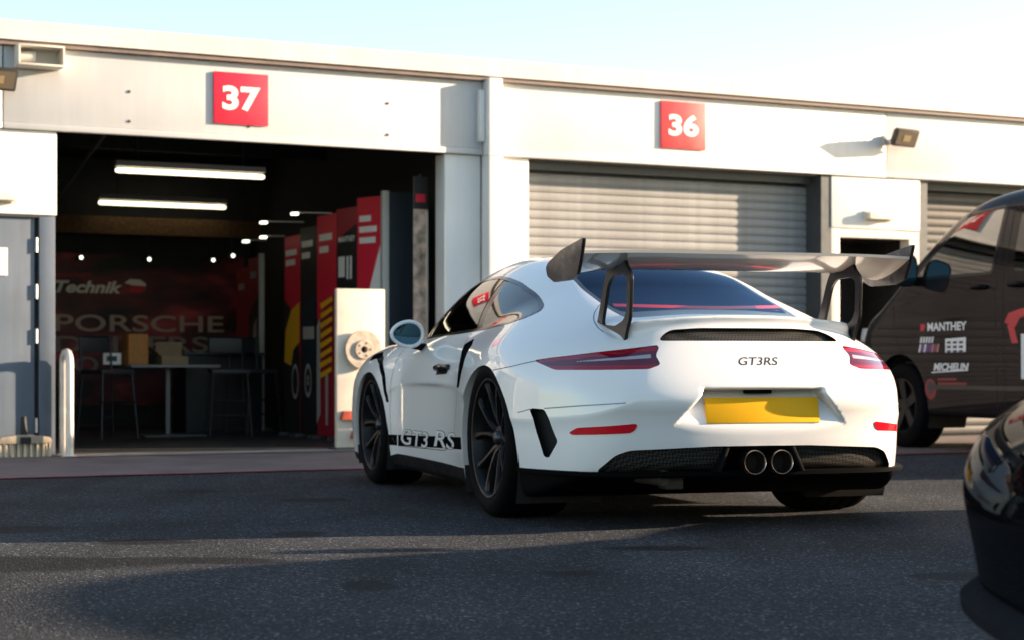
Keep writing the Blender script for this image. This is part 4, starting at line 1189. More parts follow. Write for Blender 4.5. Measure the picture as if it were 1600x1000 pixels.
    B().tube([(-0.55,0.50,0.24),(-0.75,0.45,0.225),(-0.88,0.40,0.22)], 0.035, 10).build("exhaust_pipe", UB, car, smooth=True)
    B().box((-0.80,0.28,0.165),(-0.70,0.36,0.22)).build("mounting_bracket", UB, car, bevel=0.006)
    for sg in (1, -1): B().tube([(-0.2,0.75*sg,0.25),(-0.3,0.2*sg,0.22)], 0.02, 8).build("suspension_arm", UB, car, smooth=True)
    return car

build_car()

# ------------------------------------------------------------------ inside bay 37
PR_BLACK = mat("print_black", (0.018, 0.018, 0.02), 0.5)
PR_RED = mat("print_red", (0.75, 0.018, 0.05), 0.5)
PR_DRED = mat("print_dark_red", (0.36, 0.016, 0.03), 0.5)
PR_WHITE = mat("print_white", (0.88, 0.87, 0.86), 0.5)
PR_GREY = mat("print_grey", (0.45, 0.43, 0.43), 0.5)
PR_YELLOW = mat("print_yellow", (0.95, 0.50, 0.015), 0.5)
PR_TEAL = mat("print_blue_black", (0.014, 0.026, 0.04), 0.5)

def banner(P0, P1, zt, base, prints, label, zb=0.03):
    """free-standing display panel from P0 (near) to P1 (far), printed face to the left"""
    (u0, d0), (u1, d1) = P0, P1
    L = math.hypot(u1-u0, d1-d0); a = math.atan2(d1-d0, u1-u0)
    t = empty("display_banner", W3(u0, d0, 0.012), PHI + a, label, "banner", "display banners in the garage")
    gp("panel", (0.004, -0.02, zb), (L-0.004, 0.0, zt), base, t)
    for x in (0.05, L-0.05): gp("foot", (x-0.03, -0.12, 0.0), (x+0.03, 0.08, 0.03), STEEL_GREY, t)
    n = 0
    for (kind, args, m_) in prints:
        n += 1
        y = 0.002 + 0.0012*n
        if kind == "poly":
            B().add([(L*(1-p), y, zb+(zt-zb)*q) for p, q in args], [tuple(range(len(args)))]).build("print", m_, t)
        elif kind == "text":
            s_, p, q, w_, h_ = args
            text_obj("lettering", s_, m_, t, (L*(1-p), y, zb+(zt-zb)*q), (-1, 0, 0), (0, 0, 1), h_, w_*L, bold=0.03)
        elif kind == "bars":
            for (p0, p1, q0, q1) in args:
                B().add([(L*(1-p0), y, zb+(zt-zb)*q0), (L*(1-p1), y, zb+(zt-zb)*q0), (L*(1-p1), y, zb+(zt-zb)*q1), (L*(1-p0), y, zb+(zt-zb)*q1)], [(0,1,2,3)]).build("print_line", m_, t)
        elif kind == "ring":
            p, q, r1, r2 = args
            vs = []
            for k in range(24):
                c_, s_ = math.cos(2*math.pi*k/24), math.sin(2*math.pi*k/24)
                vs += [(L*(1-p)+r1*c_*0.62, y, zb+(zt-zb)*q+r1*s_), (L*(1-p)+r2*c_*0.62, y, zb+(zt-zb)*q+r2*s_)]
            B().add(vs, [(2*k, (2*k+2) % 48, (2*k+3) % 48, 2*k+1) for k in range(24)]).build("print", m_, t)
    return t
BP = [(-0.88, 0.80), (-0.97, 1.12), (-1.01, 1.52), (-1.01, 2.02), (-0.995, 2.52), (-0.975, 3.02)]
coil = [("poly", [(0.18+0.04*(k % 2), 0.60-0.045*k), (0.80, 0.63-0.045*k), (0.84, 0.61-0.045*k), (0.24, 0.575-0.045*k)], PR_YELLOW) for k in range(8)]
banner(BP[0], BP[1], 2.16, PR_GREY, [("poly", [(0, 1), (1, 1), (1, 0.80), (0, 0.42)], PR_RED), ("poly", [(0, 0.42), (1, 0.80), (1, 0.52), (0, 0.30)], PR_WHITE),
       ("bars", [(0.1, 0.6, 0.90, 0.925), (0.1, 0.85, 0.855, 0.88), (0.1, 0.8, 0.81, 0.835)], PR_WHITE)], "red and grey display banner nearest the dark blue partition")
banner(BP[1], BP[2], 2.09, PR_BLACK, [("poly", [(0, 1), (1, 1), (1, 0.93), (0, 0.86)], PR_DRED), ("text", ("MANTHEY", 0.5, 0.865, 0.8, 0.05), PR_WHITE),
       ("bars", [(0.1, 0.42, 0.70, 0.79), (0.5, 0.60, 0.69, 0.79), (0.66, 0.76, 0.69, 0.79), (0.1, 0.30, 0.52, 0.62), (0.34, 0.85, 0.565, 0.60), (0.34, 0.78, 0.52, 0.545)], PR_WHITE)], "black display banner with small white logos behind the white display board")
banner(BP[2], BP[3], 2.06, PR_DRED, [("poly", [(0, 1), (1, 1), (1, 0.66), (0, 0.52)], PR_RED), ("bars", [(0.12, 0.78, 0.885, 0.915), (0.12, 0.6, 0.83, 0.86)], PR_WHITE), ("poly", [(0, 0.50), (0.16, 0.54), (0.2, 0.1), (0, 0.05)], PR_GREY), ("poly", [(0.45, 0.28), (0.6, 0.28), (0.58, 0.05), (0.47, 0.05)], PR_GREY)] + coil,
       "red display banner showing a yellow coil spring")
banner(BP[3], BP[4], 1.98, PR_BLACK, [("bars", [(0.1, 0.75, 0.905, 0.935), (0.1, 0.6, 0.85, 0.88)], PR_WHITE), ("poly", [(0.1, 0.62), (0.9, 0.68), (0.9, 0.30), (0.1, 0.28)], PR_TEAL), ("bars", [(0.2, 0.85, 0.46, 0.52)], PR_GREY), ("ring", (0.5, 0.26, 0.16, 0.12), PR_GREY), ("ring", (0.5, 0.26, 0.05, 0.02), PR_GREY)], "dark display banner with a printed wheel between red banners")
banner(BP[4], BP[5], 1.93, PR_RED, [("bars", [(0.1, 0.8, 0.90, 0.93), (0.1, 0.7, 0.85, 0.88)], PR_WHITE), ("poly", [(0, 0.68), (0.35, 0.64), (0.8, 0.55), (1, 0.38), (1, 0.0), (0, 0.0)], PR_BLACK), ("poly", [(0.02, 0.36), (0.1, 0.52), (0.45, 0.62), (0.98, 0.66), (0.98, 0.46), (0.6, 0.42), (0.45, 0.34)], PR_YELLOW), ("ring", (0.72, 0.26, 0.17, 0.13), PR_GREY)], "red display banner showing a yellow car wing and wheel")
banner((-0.88, 4.05), (-0.83, 4.55), 1.80, PR_BLACK, [("poly", [(0, 1), (1, 1), (1, 0.8), (0, 0.66)], PR_DRED), ("bars", [(0.2, 0.7, 0.88, 0.92)], PR_GREY), ("poly", [(0.2, 0.2), (0.5, 0.6), (0.8, 0.65), (0.7, 0.2)], PR_GREY)], "farther dark banner just behind the slim white post")
banner((-0.83, 4.56), (-0.80, 5.05), 1.72, PR_DRED, [("bars", [(0.2, 0.7, 0.86, 0.9)], PR_GREY), ("poly", [(0.1, 0.1), (0.4, 0.5), (0.9, 0.55), (0.8, 0.1)], PR_BLACK)], "farthest dark red banner next to the back wall")

t = empty("display_partition", W3(-0.88, 0.74, 0.012), PHI, "tall dark blue partition with a white edge post inside the garage", "partition")
gp("panel", (0.055, 0.0, 0.0), (0.40, 0.03, 2.19), PR_TEAL, t)
gp("edge_post", (-0.01, -0.01, 0.0), (0.05, 0.04, 2.20), mat("lamp_white"), t, bevel=0.004)
t = empty("slim_post", W3(-0.90, 3.98, 0.012), PHI, "slim white upright post between the far banners", "post")
gp("post", (0.0, 0.0, 0.0), (0.05, 0.05, 1.83), mat("lamp_white"), t, bevel=0.004)
gp("base_plate", (-0.08, -0.08, 0.0), (0.13, 0.13, 0.012), STEEL_GREY, t)

t = empty("roll_up_banner", W3(-0.745, 0.40, 0.012), PHI, "narrow roll-up banner with paddock photo beside the right jamb", "banner")
gp("base_cassette", (-0.02, -0.06, 0.0), (0.16, 0.06, 0.07), STEEL_GREY, t, bevel=0.01)
sheet = gp("sheet", (0.0, -0.002, 0.07), (0.135, 0.002, 2.30), mat("roll_up_print", (0.75, 0.56, 0.44), 0.6, noise=0.75, nscale=9), t)
gp("sheet_head", (0.0, -0.005, 2.02), (0.135, -0.003, 2.30), PR_BLACK, sheet)
gp("sheet_mark", (0.02, -0.007, 2.08), (0.11, -0.006, 2.15), PR_RED, sheet)
gp("lit_sheet_edge", (0.118, -0.007, 0.07), (0.135, -0.003, 2.0), mat("cream_cover"), sheet)  # cream strip: light on the sheet's right edge put into the colour
gp("support_pole", (0.06, 0.01, 0.05), (0.075, 0.025, 2.32), STEEL_GREY, t)

# white display board with a brake disc
t = empty("brake_disc_display", W3(-1.435, -0.12, 0.006), PHI, "sunlit cream display board carrying a round brake disc beside the front wheel", "display")
t.rotation_euler = (0, 0, PHI)
CREAM = mat("cream_board", (0.74, 0.66, 0.55), 0.6, noise=0.15, nscale=5)
gp("board", (-0.21, 0.0, 0.02), (0.21, 0.05, 1.31), CREAM, t, bevel=0.004)
for k in range(16): gp("edge_notch", (0.211, 0.008, 0.12+0.073*k), (0.216, 0.042, 0.155+0.073*k), DARK, t)
disc = B().lathe([(0.028, -0.075), (0.075, -0.075), (0.082, -0.060), (0.155, -0.060), (0.158, -0.055), (0.158, -0.035), (0.155, -0.03), (0.028, -0.03), (0.028, -0.075)], 'y', 48, (0.0, 0, 0.815)).build("brake_disc", mat("worn_disc", (0.52, 0.44, 0.36), 0.5, 0.3, noise=0.25, nscale=18), t, smooth=True, angle=40)
for k in range(5):
    a = 2*math.pi*k/5
    B().lathe([(0.0001, -0.078), (0.007, -0.078), (0.008, -0.0755)], 'y', 8, (0.052*math.cos(a), 0, 0.815+0.052*math.sin(a))).build("bolt_hole", DARK, disc)
B().lathe([(0.0001, -0.031), (0.027, -0.031)], 'y', 16, (0, 0, 0.815)).build("bore", DARK, disc)
B().tube([(0, 0.0, 0.815), (0, -0.03, 0.815)], 0.02, 10).build("disc_peg", STEEL_GREY, t)
gp("foot_bar", (-0.24, -0.10, 0.0), (0.24, 0.14, 0.02), STEEL_GREY, t)
for (u, z, s_, m_) in ((-0.12, 0.28, 0.07, "red"), (0.0, 0.24, 0.06, "brown"), (0.10, 0.30, 0.05, "brown"), (-0.04, 0.12, 0.06, "red"), (0.12, 0.13, 0.06, "brown")):
    cal = B().prism(rounded([(-s_, -s_*0.5), (s_, -s_*0.5), (s_*0.8, s_*0.5), (-s_*0.7, s_*0.55)], 0.015, 3), 'y', -0.05, -0.001)
    o = cal.build("caliper_sample", mat("sample_"+m_, (0.40, 0.06, 0.03) if m_ == "red" else (0.22, 0.15, 0.10), 0.5, noise=0.3), t, bevel=0.006); o.location = (u, 0, z)

# back wall poster
def poster_mat():
    m = mat("dark_red_mural", (0.03, 0.01, 0.012), 0.55)
    nt = m.node_tree; b = nt.nodes["Principled BSDF"]; N = nt.nodes.new; L = nt.links.new
    tc = N("ShaderNodeTexCoord"); mp = N("ShaderNodeMapping"); mp.inputs["Rotation"].default_value = (0, R(35), 0); mp.inputs["Scale"].default_value = (0.7, 1, 1.9)
    L(tc.outputs["Object"], mp.inputs[0])
    n = N("ShaderNodeTexNoise"); n.inputs["Scale"].default_value = 1.6; n.inputs["Detail"].default_value = 2; L(mp.outputs[0], n.inputs["Vector"])
    cr = N("ShaderNodeValToRGB"); E_ = cr.color_ramp.elements
    E_[0].position = 0.38; E_[0].color = (0.008, 0.008, 0.010, 1); E_[1].position = 0.72; E_[1].color = (0.65, 0.09, 0.11, 1)
    e = E_.new(0.56); e.color = (0.14, 0.022, 0.03, 1)
    L(n.outputs[0], cr.inputs[0]); L(cr.outputs[0], b.inputs["Base Color"])
    return m
t = empty("wall_mural", W3(-1.60, 6.09, 0), PHI, "dark red wall mural with big grey lettering across the garage's back wall", "mural")
gp("panel", (-1.35, -0.03, 0.25), (1.22, -0.002, 1.92), poster_mat(), t)
MUR = mat("mural_letter", (0.55, 0.39, 0.34), 0.6); MUR2 = mat("mural_letter_dim", (0.32, 0.27, 0.25), 0.6)
text_obj("lettering", "PORSCHE", MUR, t, (0.03, -0.034, 1.155), (1, 0, 0), (0, 0, 1), 0.185, 1.90, bold=0.01)
text_obj("lettering", "DRIVERS", MUR2, t, (-0.06, -0.034, 0.925), (1, 0, 0), (0, 0, 1), 0.175, 1.72, bold=0.01)
text_obj("lettering", "O", MUR2, t, (-0.58, -0.034, 0.70), (1, 0, 0), (0, 0, 1), 0.175, 0.26, bold=0.01)
text_obj("logo_lettering", "Technik", mat("mural_white", (0.85, 0.80, 0.76), 0.6), t, (-0.55, -0.034, 1.55), (1, 0, 0), (0, 0, 1), 0.135, 0.74, bold=0.035, shear=0.3)
text_obj("logo_lettering", "MANTHEY", mat("mural_red", (0.42, 0.02, 0.03), 0.6), t, (-0.72, -0.034, 1.675), (1, 0, 0), (0, 0, 1), 0.05, 0.40, bold=0.02)
B().add([(-0.16, -0.036, 1.60), (-0.10, -0.036, 1.645), (0.02, -0.036, 1.64), (0.08, -0.036, 1.60), (0.085, -0.036, 1.57), (-0.06, -0.036, 1.575)], [(0,1,2,3,4,5)]).build("logo_shape", mat("mural_white"), t)
B().add([(-0.10, -0.038, 1.565), (0.085, -0.038, 1.57), (0.07, -0.038, 1.52), (0.0, -0.038, 1.49), (-0.10, -0.038, 1.50)], [(0,1,2,3,4)]).build("logo_shape", mat("mural_red2", (0.60, 0.02, 0.04), 0.5), t)

# spot lamps
SPOT = mat("spot_glow", (1, 1, 1), 0.5, emit=(0.95, 1.0, 0.78), estr=0.9)
for i, (px_u, d, z) in enumerate(((-2.28, 5.9, 1.86), (-1.53, 5.9, 1.86), (-0.80, 5.9, 1.87), (-0.70, 5.5, 1.90))):
    lab = ["leftmost small spot lamp above the wall mural", "small spot lamp above the middle of the wall mural", "small spot lamp above the right end of the wall mural", "small spot lamp nearest the far banners"][i]
    t = empty("spot_lamp", W3(px_u, d, z), PHI, lab, "lamp", "spot lamps over the mural")
    B().lathe([(0.0001, -0.03), (0.020, -0.03)], 'y', 14).build("lens", SPOT, t)
    B().lathe([(0.030, -0.035), (0.032, 0.05), (0.0001, 0.06)], 'y', 14).build("can", STEEL_GREY, t, smooth=True)
    B().tube([(0, 0.02, 0.03), (0, 0.02, 0.30)], 0.006, 6).build("stem", STEEL_GREY, t)
for i, (u, d, z, L_) in enumerate(((-1.36, 1.62, 2.055, 0.34), (-1.42, 2.30, 2.02, 0.38), (-1.20, 2.95, 1.93, 0.2), (-1.16, 3.6, 1.93, 0.2))):
    lab = ["arm lamp over the coil spring banner", "arm lamp over the dark wheel banner", "arm lamp over the yellow car banner", "arm lamp past the last near banner"][i]
    t = empty("arm_lamp", W3(u, d, z), PHI, lab, "lamp", "arm lamps over the banners")
    B().tube([(0.0, 0, 0.015), (L_, 0, 0.02)], 0.007, 6).build("arm", mat("lamp_white"), t)
    B().prism(rounded([(-0.05, -0.010), (0.015, -0.010), (0.015, 0.014), (-0.045, 0.014)], 0.006, 2), 'y', -0.02, 0.02).build("lamp_head", SPOT, t)

# table, boxes and stools
t = empty("folding_table", W3(-2.05, 3.35, 0.012), PHI, "small table with pale top edge in the middle of the garage", "table")
gp("table_top", (-0.45, -0.35, 0.66), (0.42, 0.35, 0.685), mat("table_grey", (0.22, 0.23, 0.24), 0.5), t, bevel=0.004)
gp("leg", (-0.02, -0.02, 0.0), (0.02, 0.02, 0.66), mat("table_leg", (0.12, 0.13, 0.14), 0.4, 0.5), t)
gp("foot", (-0.30, -0.30, 0.0), (0.30, 0.30, 0.015), STEEL_GREY, t)
t = empty("orange_box", W3(-2.40, 3.20, 0.70), PHI + R(8), "upright orange brown box standing on the table", "box")
gp("carton", (-0.10, -0.06, 0.0), (0.10, 0.10, 0.29), mat("orange_card", (0.50, 0.21, 0.05), 0.7, noise=0.2), t, bevel=0.004)
gp("tape", (-0.015, -0.0625, 0.0), (0.015, -0.0605, 0.29), mat("tape_brown", (0.40, 0.18, 0.05), 0.4), t)
t = empty("open_carton", W3(-2.02, 3.30, 0.70), PHI, "open brown carton with raised flaps on the table", "box")
gp("carton", (-0.13, -0.10, 0.0), (0.13, 0.12, 0.08), mat("brown_card", (0.30, 0.22, 0.13), 0.8, noise=0.2), t)
B().add([(-0.13, 0.12, 0.08), (0.13, 0.12, 0.08), (0.16, 0.20, 0.22), (-0.10, 0.20, 0.22)], [(0,1,2,3)]).build("flap", mat("brown_card"), t)
B().add([(-0.13, -0.10, 0.08), (-0.13, 0.12, 0.08), (-0.24, 0.12, 0.17), (-0.24, -0.10, 0.17)], [(0,1,2,3)]).build("flap", mat("brown_card"), t)
t = empty("white_card", W3(-2.62, 3.25, 0.70), PHI, "small white card with dark print left of the orange box", "card")
gp("card", (-0.08, 0.0, 0.0), (0.09, 0.01, 0.11), PR_WHITE, t); gp("print", (-0.05, -0.002, 0.03), (0.05, -0.0005, 0.08), PR_BLACK, t)
def stool(u, d, rz, lab):
    t = empty("bar_stool", W3(u, d, 0.012), PHI + R(rz), lab, "stool", "stools around the table")
    gp("seat", (-0.18, -0.18, 0.60), (0.18, 0.18, 0.64), mat("stool_black", (0.03, 0.03, 0.033), 0.5), t, bevel=0.01)
    for sx in (-1, 1):
        for sy in (-1, 1):
            B().tube([(0.20*sx, 0.20*sy, 0.0), (0.16*sx, 0.16*sy, 0.60)], 0.013, 8).build("leg", mat("stool_steel", (0.04, 0.042, 0.045), 0.4, 0.8), t)
    for z in (0.20, 0.34): 
        B().tube([(0.19, -0.19, z), (-0.19, -0.19, z)], 0.010, 8).build("rung", mat("stool_steel"), t)
    B().tube([(-0.16, 0.17, 0.62), (-0.17, 0.21, 0.95), (0.17, 0.21, 0.95), (0.16, 0.17, 0.62)], 0.012, 8).build("backrest_frame", mat("stool_steel"), t)
    gp("backrest", (-0.16, 0.205, 0.80), (0.16, 0.225, 0.95), mat("stool_black"), t, bevel=0.008)
stool(-2.75, 2.9, 20, "leftmost dark stool behind the hoop barrier")
stool(-1.55, 3.0, -10, "dark stool right of the table nearest its leg")
stool(-1.15, 3.45, 15, "rightmost dark stool before the far banners")
t = empty("counter", W3(-1.30, 3.9, 0.012), PHI, "low dark counter with flat top behind the stools", "counter")
gp("body", (-0.40, 0.0, 0.0), (0.40, 0.45, 0.78), mat("counter_dark", (0.02, 0.022, 0.03), 0.5), t, bevel=0.005)
gp("top", (-0.44, -0.03, 0.782), (0.44, 0.48, 0.81), mat("counter_top", (0.06, 0.065, 0.07), 0.35), t, bevel=0.005)

# ------------------------------------------------------------------ dark van
VAN_PAINT = mat("dark_aubergine_paint", (0.008, 0.005, 0.007), 0.3, coat=0.42, coat_rough=0.015, spec=0.03)
def body_wheel(car, cx, cy_out, rt, rr, width, sgn, rim_mat, spokes=5, cz=None):
    y = lambda t: t*sgn
    w = B()
    w.lathe([(rr-0.004,y(-0.012)),(rr+0.005,y(-0.004)),(rr-0.007,y(0.0)),(rr-0.014,y(-0.014)),(rr-0.03,y(-0.08)),(rr-0.03,y(-width+0.02))], 'y', 40)
    w.lathe([(0.0001,y(-0.03)),(0.05,y(-0.03)),(0.06,y(-0.045)),(0.06,y(-0.09))], 'y', 20)
    for k in range(spokes):
        a = 2*math.pi*k/spokes + 0.2
        c, s_ = math.cos(a), math.sin(a)
        P = lambda r_, e, yy: (r_*c - e*s_, y(yy), r_*s_ + e*c)
        w.add([P(0.04,-0.035,-0.035), P(0.04,0.035,-0.035), P(rr-0.01,0.045,-0.012), P(rr-0.01,-0.045,-0.012),
               P(0.04,-0.03,-0.075), P(0.04,0.03,-0.075), P(rr-0.01,0.04,-0.05), P(rr-0.01,-0.04,-0.05)],
              [(0,1,2,3),(4,5,6,7),(0,1,5,4),(1,2,6,5),(2,3,7,6),(3,0,4,7)])
    o = w.build("wheel", rim_mat, car, smooth=True, angle=30)
    o.location = (cx, cy_out*sgn, cz or rt)
    pr = [(rr-0.002,-0.008),(rr+0.012,0.004),(0.5*rr+0.5*rt,0.012),(rt-0.025,0.004),(rt-0.008,-0.012),(rt,-0.035)]
    for g_ in (0.3, 0.5, 0.7):
        t = -width*g_; pr += [(rt, t+0.008), (rt-0.006, t+0.005), (rt-0.006, t-0.005), (rt, t-0.008)]
    pr += [(rt,-width+0.035),(rt-0.008,-width+0.012),(rt-0.03,-width-0.005),(rr,-width)]
    B().lathe([(a, y(b_)) for a, b_ in pr], 'y', 64).build("tyre", RUBBER, o, smooth=True, angle=40)
    B().lathe([(0.0001,y(-width+0.03)),(rr-0.02,y(-width+0.03))], 'y', 24).build("wheel_back", DARK_LINER, o)

vT = Sp([(1.15,0.55),(1.06,0.88),(0.95,1.04),(0.80,1.14),(0.55,1.25),(0.35,1.36),(0.0,1.58),(-0.4,1.84),(-0.65,1.965),(-0.9,2.035),(-1.3,2.075),(-2.0,2.09),(-3.2,2.09),(-4.0,2.06),(-4.2,2.03)])
vW = Sp([(1.2,0.78),(1.0,0.86),(0.8,0.915),(0.5,0.95),(0.1,0.965),(-0.6,0.972),(-2,0.975),(-3.5,0.972),(-4.2,0.95)])
vF = Sp([(0.1,0.98),(0.3,1.05),(0.6,1.08),(0.8,1.07),(1.0,1.01),(1.3,0.85)])
def van_field(x, y, z):
    x, y, z = np.asarray(x, float), np.abs(np.asarray(y, float)), np.asarray(z, float)
    top = (z - (vT(x) - 0.045*y*y - 0.06*y**4*sstep(-0.3, 0.6, x))) * (0.8 + 0.18*sstep(-0.6, -1.2, x))
    up = np.maximum(z-1.25, 0); lo_ = np.maximum(0.7-z, 0)
    sd = y - (vW(x) - 0.10*up - 0.10*up*up - 0.06*lo_*lo_*2)
    # shallow crease along the side
    sd = sd - 0.006*np.exp(-((z-1.17-0.03*x*0)/0.05)**2)
    b = smax(top, sd, 0.13)
    b = smax(b, x - (vF(z) - 0.10*y*y - 0.16*y**4), 0.12)
    b = smax(b, -x - 4.12 + 0.06*y*y, 0.10)
    b = smax(b, 0.28 - z, 0.04)
    return b

def build_van(name_label, loc, rz, detailed=True, group=None, h=0.022):
    F = van_field
    van = empty("van", loc, rz, name_label, "van", group)
    m = surface(F, (-4.3, 0, 0.18), (1.25, 1.05, 2.2), h)
    for cx in (0.14, -3.05):
        d = np.sqrt((m.v[:, 0]-cx)**2 + (np.maximum(m.v[:, 2]-0.36, 0))**2) - 0.425
        d = np.where(m.v[:, 2] < 0.36, np.abs(m.v[:, 0]-cx) - 0.425, d)
        m = split(m, np.maximum(d, 0.60 - m.v[:, 1]))[1]
    lip = walls(m, (0, -0.06, 0), lambda p: (p[:, 1] > 0.75) & (p[:, 2] < 0.86) & (p[:, 2] > 0.2))
    [mesh_obj("arch_lip", k_, VAN_PAINT, van) for part in split(lip, lip.v[:, 0] + 1.4) for k_ in (part, part.mirrored())]
    yk = 0.5 - m.v[:, 1]
    fw, m = cut(m, (0, 2), rounded([(-0.03,1.395),(-0.66,1.845),(-0.80,1.905),(-1.24,1.935),(-1.18,1.395)], 0.05, 4), 0.5 - m.v[:, 1])
    sw, m = cut(m, (0, 2), rounded([(-1.44,1.40),(-1.46,1.935),(-2.70,1.945),(-2.70,1.40)], 0.06, 4), 0.5 - m.v[:, 1])
    rw, m = cut(m, (0, 2), rounded([(-2.85,1.40),(-2.85,1.945),(-3.85,1.93),(-3.88,1.42)], 0.06, 4), 0.5 - m.v[:, 1])
    ws, m = cut(m, (0, 1), rounded([(0.36,-1),(0.30,0.5),(0.12,0.80),(-0.62,0.70),(-0.74,0.4),(-0.78,-1)], 0.06, 4), 1.28 - m.v[:, 2])
    mo, m = cut(m, (0, 2), [(-0.31,0.50),(-0.31,0.535),(-2.60,0.535),(-2.60,0.50)], 0.6 - m.v[:, 1])
    sk, m = split(m, m.v[:, 2] - 0.335)
    mesh_obj("body", m, VAN_PAINT, van, mirror=True)
    mesh_obj("skirt", sk, SATIN_BLACK, van, mirror=True)
    mesh_obj("windscreen", ws, REAR_GLASS, van, mirror=True)
    WG = glass_mat("van_window_glass", (0.30, 0.36, 0.36), ior=3.0)
    DG = glass_mat("van_privacy_glass", (0.03, 0.03, 0.035), ior=1.6)
    for sgn in (1, -1):
        q = (lambda k: k) if sgn > 0 else (lambda k: k.mirrored())
        s_ = sdpoly(fw.v[:, 0], fw.v[:, 2], rounded([(-0.03,1.395),(-0.66,1.845),(-0.80,1.905),(-1.24,1.935),(-1.18,1.395)], 0.05, 4))
        rim_, gl = split(fw, -0.022 - s_)
        mesh_obj("door_window", q(gl), WG, van); mesh_obj("window_seal", q(rim_), GLOSS_BLACK, van)
        mesh_obj("side_window", q(sw), DG, van); mesh_obj("rear_side_window", q(rw), DG, van)
        mesh_obj("side_moulding", q(Mesh3(mo.v + mo.n*0.008, mo.n, mo.t)), mat("moulding_dark", (0.02, 0.02, 0.022), 0.35), van)
        gl = [ribbon(F, [(0.22,1.30),(0.22,0.95),(0.12,0.80),(-0.15,0.78),(-0.30,0.60),(-0.30,0.36)], 1, 1, 0.4, 1.2, 0.008, 0.001, 0.03),
              ribbon(F, [(-1.28,1.98),(-1.24,1.40),(-1.26,0.36)], 1, 1, 0.4, 1.2, 0.008, 0.001, 0.03),
              ribbon(F, [(-1.36,1.98),(-1.34,1.40),(-1.36,0.36)], 1, 1, 0.4, 1.2, 0.006, 0.001, 0.03),
              ribbon(F, [(-2.78,1.98),(-2.78,0.40)], 1, 1, 0.4, 1.2, 0.008, 0.001, 0.03)]
        [mesh_obj("door_gap", q(k_), DARK_LINER, van) for k_ in gl]
        for hx in (-1.03, -1.52):
            hy = drop(F, [(hx, 0, 1.30)], 1, 1, 0.4, 1.2)[0][1]
            hd = B().tube([(hx-0.10, sgn*(hy+0.006), 1.302), (hx-0.06, sgn*(hy+0.035), 1.305), (hx+0.06, sgn*(hy+0.035), 1.303), (hx+0.10, sgn*(hy+0.004), 1.30)], [0.014, 0.018, 0.018, 0.014], 8).build("door_handle", SATIN_BLACK, van, smooth=True)
        # mirror
        mb = B(); cx, cy, cz = -0.18, sgn*1.10, 1.47
        rings = []
        for i in range(7):
            t = i/6; sc = math.sqrt(max(0, 1-t**2.5))
            rings.append([(cx + 0.13*t, cy + 0.115*sc*math.copysign(abs(math.cos(a))**0.6, math.cos(a)), cz + 0.135*sc*math.copysign(abs(math.sin(a))**0.6, math.sin(a))) for a in np.linspace(0, 2*math.pi, 25)[:-1]])
        mb.add([p for r in rings for p in r], [(i*24+k, i*24+(k+1) % 24, (i+1)*24+(k+1) % 24, (i+1)*24+k) for i in range(6) for k in range(24)])
        mo_ = mb.build("door_mirror", SATIN_BLACK, van, smooth=True, angle=60)
        B().add([(cx+0.008, p[1]*0.93+cy*0.07, p[2]*0.93+cz*0.07) for p in rings[0]], [tuple(range(24))]).build("mirror_glass", mat("mirror_glass"), mo_)
        B().tube([(cx+0.06, sgn*1.02, 1.40), (cx+0.07, sgn*0.93, 1.38)], 0.04, 8).build("mirror_arm", SATIN_BLACK, mo_, smooth=True)
        body_wheel(van, 0.14, 0.945, 0.355, 0.225, 0.235, sgn, mat("van_rim", (0.010, 0.010, 0.011), 0.5, 0.3))
        body_wheel(van, -3.05, 0.945, 0.355, 0.225, 0.235, sgn, mat("van_rim"))
        for cx in (0.14, -3.05):
            B().lathe([(0.43, sgn*0.94), (0.43, sgn*0.58), (0.05, sgn*0.58)], 'y', 20, (cx, 0, 0.36), R(-25), R(205)).build("wheel_liner", DARK_LINER, van, smooth=True)
        hl = drop(F, [(0, 0.72*sgn, 0.93)], 0, 1, 0.2, 1.3)[0]
        B().prism(rounded([(0.52*sgn, 0.86), (0.86*sgn, 0.90), (0.84*sgn, 1.02), (0.55*sgn, 0.98)], 0.02, 3), 'x', 0.84, float(hl[0])+0.01).build("headlamp", mat("headlamp_glass", (0.5, 0.52, 0.55), 0.1, 0.2, coat=1.0), van, bevel=0.01)
        # livery on the flanks
        if sgn > 0:
            def lay(word, xc, zc, w_, h_, m_, nm="lettering", **kw):
                tm = text_on(F, word, h_, w_, (xc, zc), 1, 1, 0.4, 1.2, flip=-1, lift=0.0015, **kw)
                mesh_obj(nm, tm, m_, van)
            LW = mat("livery_white", (0.72, 0.72, 0.72), 0.4); LR = mat("livery_red", (0.50, 0.012, 0.03), 0.4); LP = mat("livery_purple", (0.16, 0.06, 0.30), 0.4)
            def patch(poly, m_, nm="livery_shape"):
                p = np.array([(a, 0, c) for a, c in poly]); p = drop(F, p, 1, 1, 0.4, 1.2); p[:, 1] += 0.0015
                B().add(p, [tuple(range(len(p)))]).build(nm, m_, van)
            lay("MANTHEY", -0.58, 1.005, 0.56, 0.068, LW, bold=0.03)
            patch([(-0.20, 1.03), (-0.27, 1.03), (-0.25, 0.975), (-0.19, 0.975)], LR)
            patch([(-0.56, 0.905), (-0.85, 0.915), (-0.85, 0.800), (-0.56, 0.795)], LW)
            for r in range(3):
                for c_ in range(3):
                    x0 = -0.585 - 0.085*c_; z0 = 0.885 - 0.036*r
                    patch([(x0, z0), (x0-0.055, z0+0.001), (x0-0.055, z0-0.02), (x0, z0-0.02)], mat("livery_ink", (0.05, 0.03, 0.06), 0.5))
            for k in range(5):
                x0 = -0.185 - 0.042*k
                patch([(x0, 0.875), (x0-0.026, 0.876), (x0-0.042, 0.925), (x0-0.016, 0.924)], LW)
